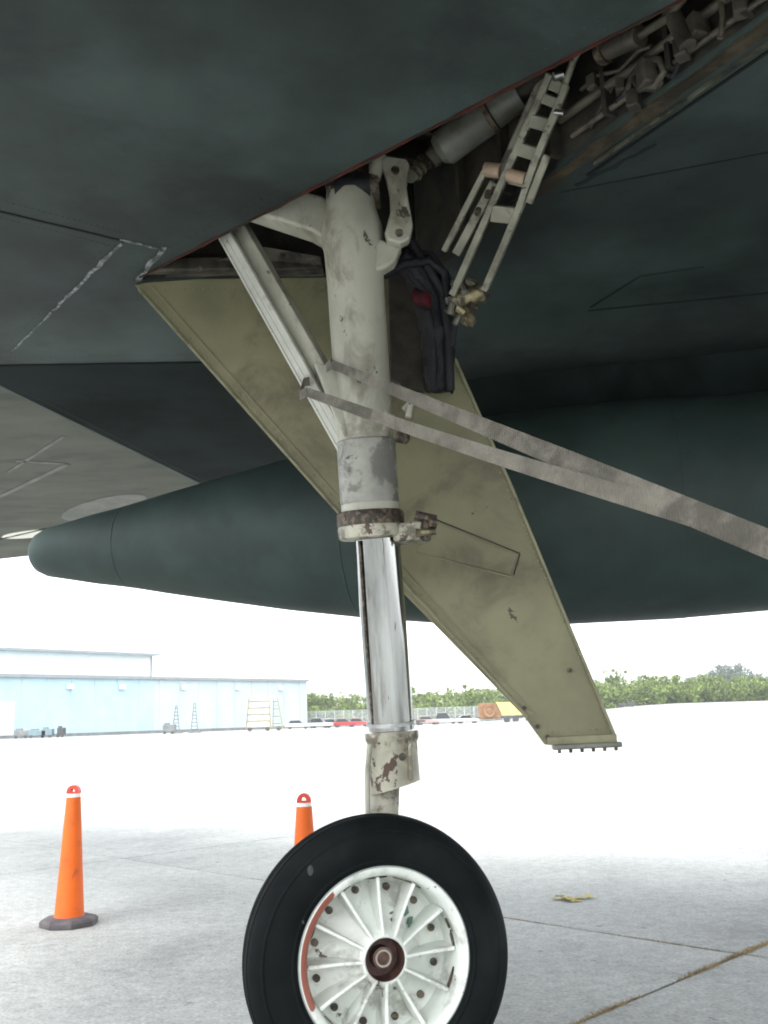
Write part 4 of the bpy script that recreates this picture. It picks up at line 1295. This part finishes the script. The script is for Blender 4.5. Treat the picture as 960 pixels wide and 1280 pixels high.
def car(u, D, rz, paint, label, L_=4.5, hgt=1.5):
    p = gxy(u, D)
    root = empty('parked_car', p); tag(root, label, 'car', 'cars parked by the fence')
    m = mat('car paint ' + label.split(',')[0], tuple(c * .62 for c in paint), .3, 0, .04, 1)
    rot = Matrix.Rotation(rz, 3, 'Z')
    def loc(x, y, z): return p + rot @ Vector((x, y, z))
    paint = None
    prof = [(-L_ / 2, .35), (-L_ / 2, .85), (-L_ * .42, .95), (-L_ * .2, .98), (L_ * .2, .98), (L_ * .46, .82), (L_ / 2, .65), (L_ / 2, .35)]
    bm = BM(); slab(bm, [loc(x, -.85, z) for x, z in prof], rot @ Vector((0, 1.7, 0))); build('body', bm, m, root, bevel=.06)
    prof = [(-L_ * .36, .98), (-L_ * .28, hgt), (L_ * .06, hgt), (L_ * .2, .98)]
    bm = BM(); slab(bm, [loc(x, -.72, z) for x, z in prof], rot @ Vector((0, 1.44, 0))); build('cabin', bm, M['glass'], root, bevel=.05)
    bm = BM(); slab(bm, [loc(x, -.70, hgt - .02) for x in (-L_ * .27, L_ * .05)] + [loc(x, .70, hgt - .02) for x in (L_ * .05, -L_ * .27)], (0, 0, .07)); build('roof', bm, m, root)
    for sx in (-.3, .31):
        for sy in (-.84, .66):
            bm = BM(); tube(bm, [loc(sx * L_, sy, .33), loc(sx * L_, sy + .18, .33)], .33, 14); build('wheel', bm, M['dark'], root, auto=40)


car(372, 172, .1, (.75, .75, .74), 'white car parked against the end of the hangar')
car(400, 178, -.3, (.72, .74, .70), 'white car parked at the left end of the fence', 4.6, 1.8)
car(414, 186, .2, (.35, .37, .22), 'small olive car behind the white one at the fence', 4.0)
car(430, 180, .15, (.52, .04, .05), 'red car parked left of the strut by the fence', 4.4)
car(448, 186, -.1, (.62, .09, .08), 'lighter red car just left of the strut by the fence', 4.2)
car(534, 182, .1, (.60, .42, .40), 'pinkish car just right of the strut by the fence', 4.2)
car(556, 186, 0, (.74, .75, .74), 'white van parked at the middle of the fence', 5.0, 2.1)
car(584, 184, .1, (.70, .72, .72), 'white car parked next to the yellow dump truck', 4.3)
# flat trailer behind the strut
p = gxy(508, 172)
tr = empty('flat_trailer', p); tag(tr, 'low dark flatbed trailer seen behind the steel piston', 'trailer')
bm = BM(); box(bm, p + Vector((0, 0, .75)), (6.5, 2.2, .35)); build('deck', bm, M['dark'], tr, bevel=.04)
for sx in (-2, -1.2, 1.2, 2):
    bm = BM(); tube(bm, [p + Vector((sx, -1.1, .35)), p + Vector((sx, -.85, .35))], .35, 14); build('wheel', bm, M['dark'], tr)
M['cargo_red'] = mat('rusty load', (.28, .12, .09), .8, 0, .3, 1)
p2 = gxy(516, 171.5)
bm = BM(); box(bm, p + Vector((.6, 0, 1.05)), (2.6, 1.6, .25)); build('load', bm, M['cargo_red'], tr, bevel=.03)

# yellow and brown dump truck partly behind the gear door
M['truck_yellow'] = mat('faded machine yellow', (.52, .42, .16), .6, 0, .12, 1, (.5, .35, .12), .5, .8)
M['rust'] = mat('rust brown steel', (.22, .115, .05), .8, 0, .3, 1.2, (.14, .07, .03), .6, 1.5)
p = gxy(634, 172)
dt = empty('dump_truck', p); tag(dt, 'yellow and rust brown dump truck half hidden by the gear door tip', 'truck')
bm = BM(); slab(bm, [p + Vector(q) for q in ((-5.0, -1.2, 1.1), (-4.2, -1.2, .75), (-1.6, -1.2, .75), (-1.0, -1.2, 1.2), (-2.2, -1.2, 3.4), (-4.9, -1.2, 3.5))], (0, 2.4, 0)); build('hopper', bm, M['rust'], dt, bevel=.06)
bm = BM(); lathe(bm, p + Vector((-3.2, -1.2, 2.05)), (0, -1, 0), [(0, 1.05), (.35, 1.05), (.4, .95), (.3, .8), (.3, .45), (.42, .4), (.42, 0)], 28); build('drum', bm, M['rust'], dt, auto=40)
bm = BM(); slab(bm, [p + Vector(q) for q in ((-1.0, -1.15, 1.25), (4.2, -1.15, 1.25), (4.4, -1.15, 2.9), (2.6, -1.15, 3.5), (-2.0, -1.15, 3.55))], (0, 2.3, 0)); build('body', bm, M['truck_yellow'], dt, bevel=.06)
bm = BM(); box(bm, p + Vector((.6, -.3, 1.0)), (8.2, 1.6, .35)); build('chassis', bm, M['dark'], dt, bevel=.04)
for sx in (-.2, 1.3, 3.6):
    bm = BM(); tube(bm, [p + Vector((sx, -1.25, .55)), p + Vector((sx, -.85, .55))], .55, 18); build('wheel', bm, M['dark'], dt, auto=40)

# woodland behind the fence and wooded rise on the right
M['leaf'] = [mat('leaf green %s' % n_, c_, .7, 0, .25, .25) for n_, c_ in (('mid', (.11, .16, .026)), ('light', (.125, .18, .032)), ('dark', (.098, .145, .024)))]
M['leaf_far'] = [mat('far leaf green %s' % n_, c_, .7, 0, .25, .25) for n_, c_ in (('mid', (.055, .085, .055)), ('dark', (.045, .075, .05)))]
M['bark'] = mat('bark', (.10, .075, .05), .9, 0, .3, 2)


def wood(name, specs, mats, label, seed):
    """specs: (x, y, z0, height, radius)"""
    rs = random.Random(seed)
    verts = []; faces = []; mis = []
    for (x, y, z0, h, r) in specs:
        # trunk
        for k in range(1):
            b_ = len(verts)
            for z_, rr in ((z0, .16), (z0 + h * .6, .06)):
                for q in range(5):
                    verts.append((x + rr * math.cos(q * 1.2566), y + rr * math.sin(q * 1.2566), z_))
            for q in range(5):
                faces.append((b_ + q, b_ + (q + 1) % 5, b_ + 5 + (q + 1) % 5, b_ + 5 + q)); mis.append(len(mats))
        clumps = [(rs.gauss(0, .45) * r, rs.gauss(0, .45) * r, rs.uniform(.10, .95) * h, rs.uniform(.20, .40) * r) for _ in range(17)]
        for (cx, cy, cz, cr) in clumps:
            mi = rs.choice(range(len(mats)))
            for _ in range(34):
                a = rs.uniform(0, 6.283); e = math.asin(rs.uniform(-1, 1)); rr = cr * rs.uniform(.5, 1.1)
                p = Vector((x + cx + rr * math.cos(a) * math.cos(e), y + cy + rr * math.sin(a) * math.cos(e), max(z0 + .1, z0 + cz + rr * math.sin(e))))
                s = rs.uniform(.16, .34)
                d1 = Vector((rs.gauss(0, 1), rs.gauss(0, 1), rs.gauss(0, 1))).normalized() * s
                d2 = Vector((rs.gauss(0, 1), rs.gauss(0, 1), rs.gauss(0, 1))).normalized() * s
                b_ = len(verts)
                verts += [p - d1, p + d2 * .8, p + d1, p - d2 * .8]
                faces.append((b_, b_ + 1, b_ + 2, b_ + 3)); mis.append(mi)
    me = bpy.data.meshes.new(name)
    me.from_pydata([tuple(v) for v in verts], [], faces)
    me.polygons.foreach_set('material_index', mis)
    for m in mats: me.materials.append(m)
    me.materials.append(M['bark'])
    o = bpy.data.objects.new(name, me); link(o)
    return tag(o, label, kind='stuff')


rs = random.Random(5)
specs = []
for k in range(230):
    u = rs.uniform(330, 1010); D = rs.uniform(216, 262)
    p = gxy(u, D); p.z = ground_z(p.x, p.y)
    # tree-top line read from the photograph: about 860 px, rising on the right
    hgt = (7.6 if u < 700 else 6.6 if u < 860 else 6.2) * rs.uniform(.78, 1.05)
    specs.append((p.x, p.y, p.z - .1, hgt, rs.uniform(2.0, 3.3)))
for k in range(150):                           # scrubby front edge
    u = rs.uniform(330, 1010); D = rs.uniform(208, 222)
    p = gxy(u, D); p.z = ground_z(p.x, p.y)
    specs.append((p.x, p.y, p.z - .1, rs.uniform(2.6, 4.6), rs.uniform(1.4, 2.4)))
for (u, h_) in ((766, 9.2), (778, 9.4), (520, 8.6), (588, 8.8)):
    p = gxy(u, 225); p.z = ground_z(p.x, p.y); specs.append((p.x, p.y, p.z, h_, 1.8))
wood('woodland', specs, M['leaf'], 'band of spring green woodland along the far edge of the apron', 3)
specs = []
for k in range(90):
    u = rs.triangular(840, 1040, 925); D = rs.uniform(330, 380)
    p = gxy(u, D)
    hgt = 9 + 7 * math.exp(-((u - 918) / 36) ** 2)
    specs.append((p.x, p.y, 2.6, hgt * rs.uniform(.8, 1.0), rs.uniform(3, 4.5)))
wood('distant_wood', specs, M['leaf_far'], 'darker taller wood rising behind the tree line at far right', 4)
# low dark trailer by the tree line
p = gxy(784, 205); p.z = ground_z(p.x, p.y)
lb = empty('low_loader', p); tag(lb, 'low dark trailer parked at the tree line right of the gear door', 'trailer')
bm = BM(); box(bm, p + Vector((0, 0, .55)), (3.6, 1.8, .4)); build('deck', bm, M['dark'], lb, bevel=.05)
bm = BM(); box(bm, p + Vector((.9, 0, .85)), (1.2, 1.4, .3)); build('toolbox', bm, M['dark'], lb, bevel=.05)
for sx in (-1.0, 1.0):
    bm = BM(); tube(bm, [p + Vector((sx, -.95, .3)), p + Vector((sx, -.75, .3))], .3, 12); build('wheel', bm, M['dark'], lb)

# ================================================================ HAZE
bm = BM(); box(bm, (0, 150, 14), (1500, 900, 36)); 
M['haze'] = bpy.data.materials.new('pale haze'); M['haze'].use_nodes = True
_t = M['haze'].node_tree
for n_ in list(_t.nodes):
    if n_.type == 'BSDF_PRINCIPLED': _t.nodes.remove(n_)
_v = _t.nodes.new('ShaderNodeVolumePrincipled')
_v.inputs['Color'].default_value = (0.93, 0.97, 1.0, 1)
_v.inputs['Density'].default_value = 0.0004
_v.inputs['Anisotropy'].default_value = 0.3
_t.links.new(_v.outputs[0], [n_ for n_ in _t.nodes if n_.type == 'OUTPUT_MATERIAL'][0].inputs['Volume'])
hz = build('haze', bm, M['haze'])
tag(hz, 'thin pale haze in the air over the airfield', kind='stuff')
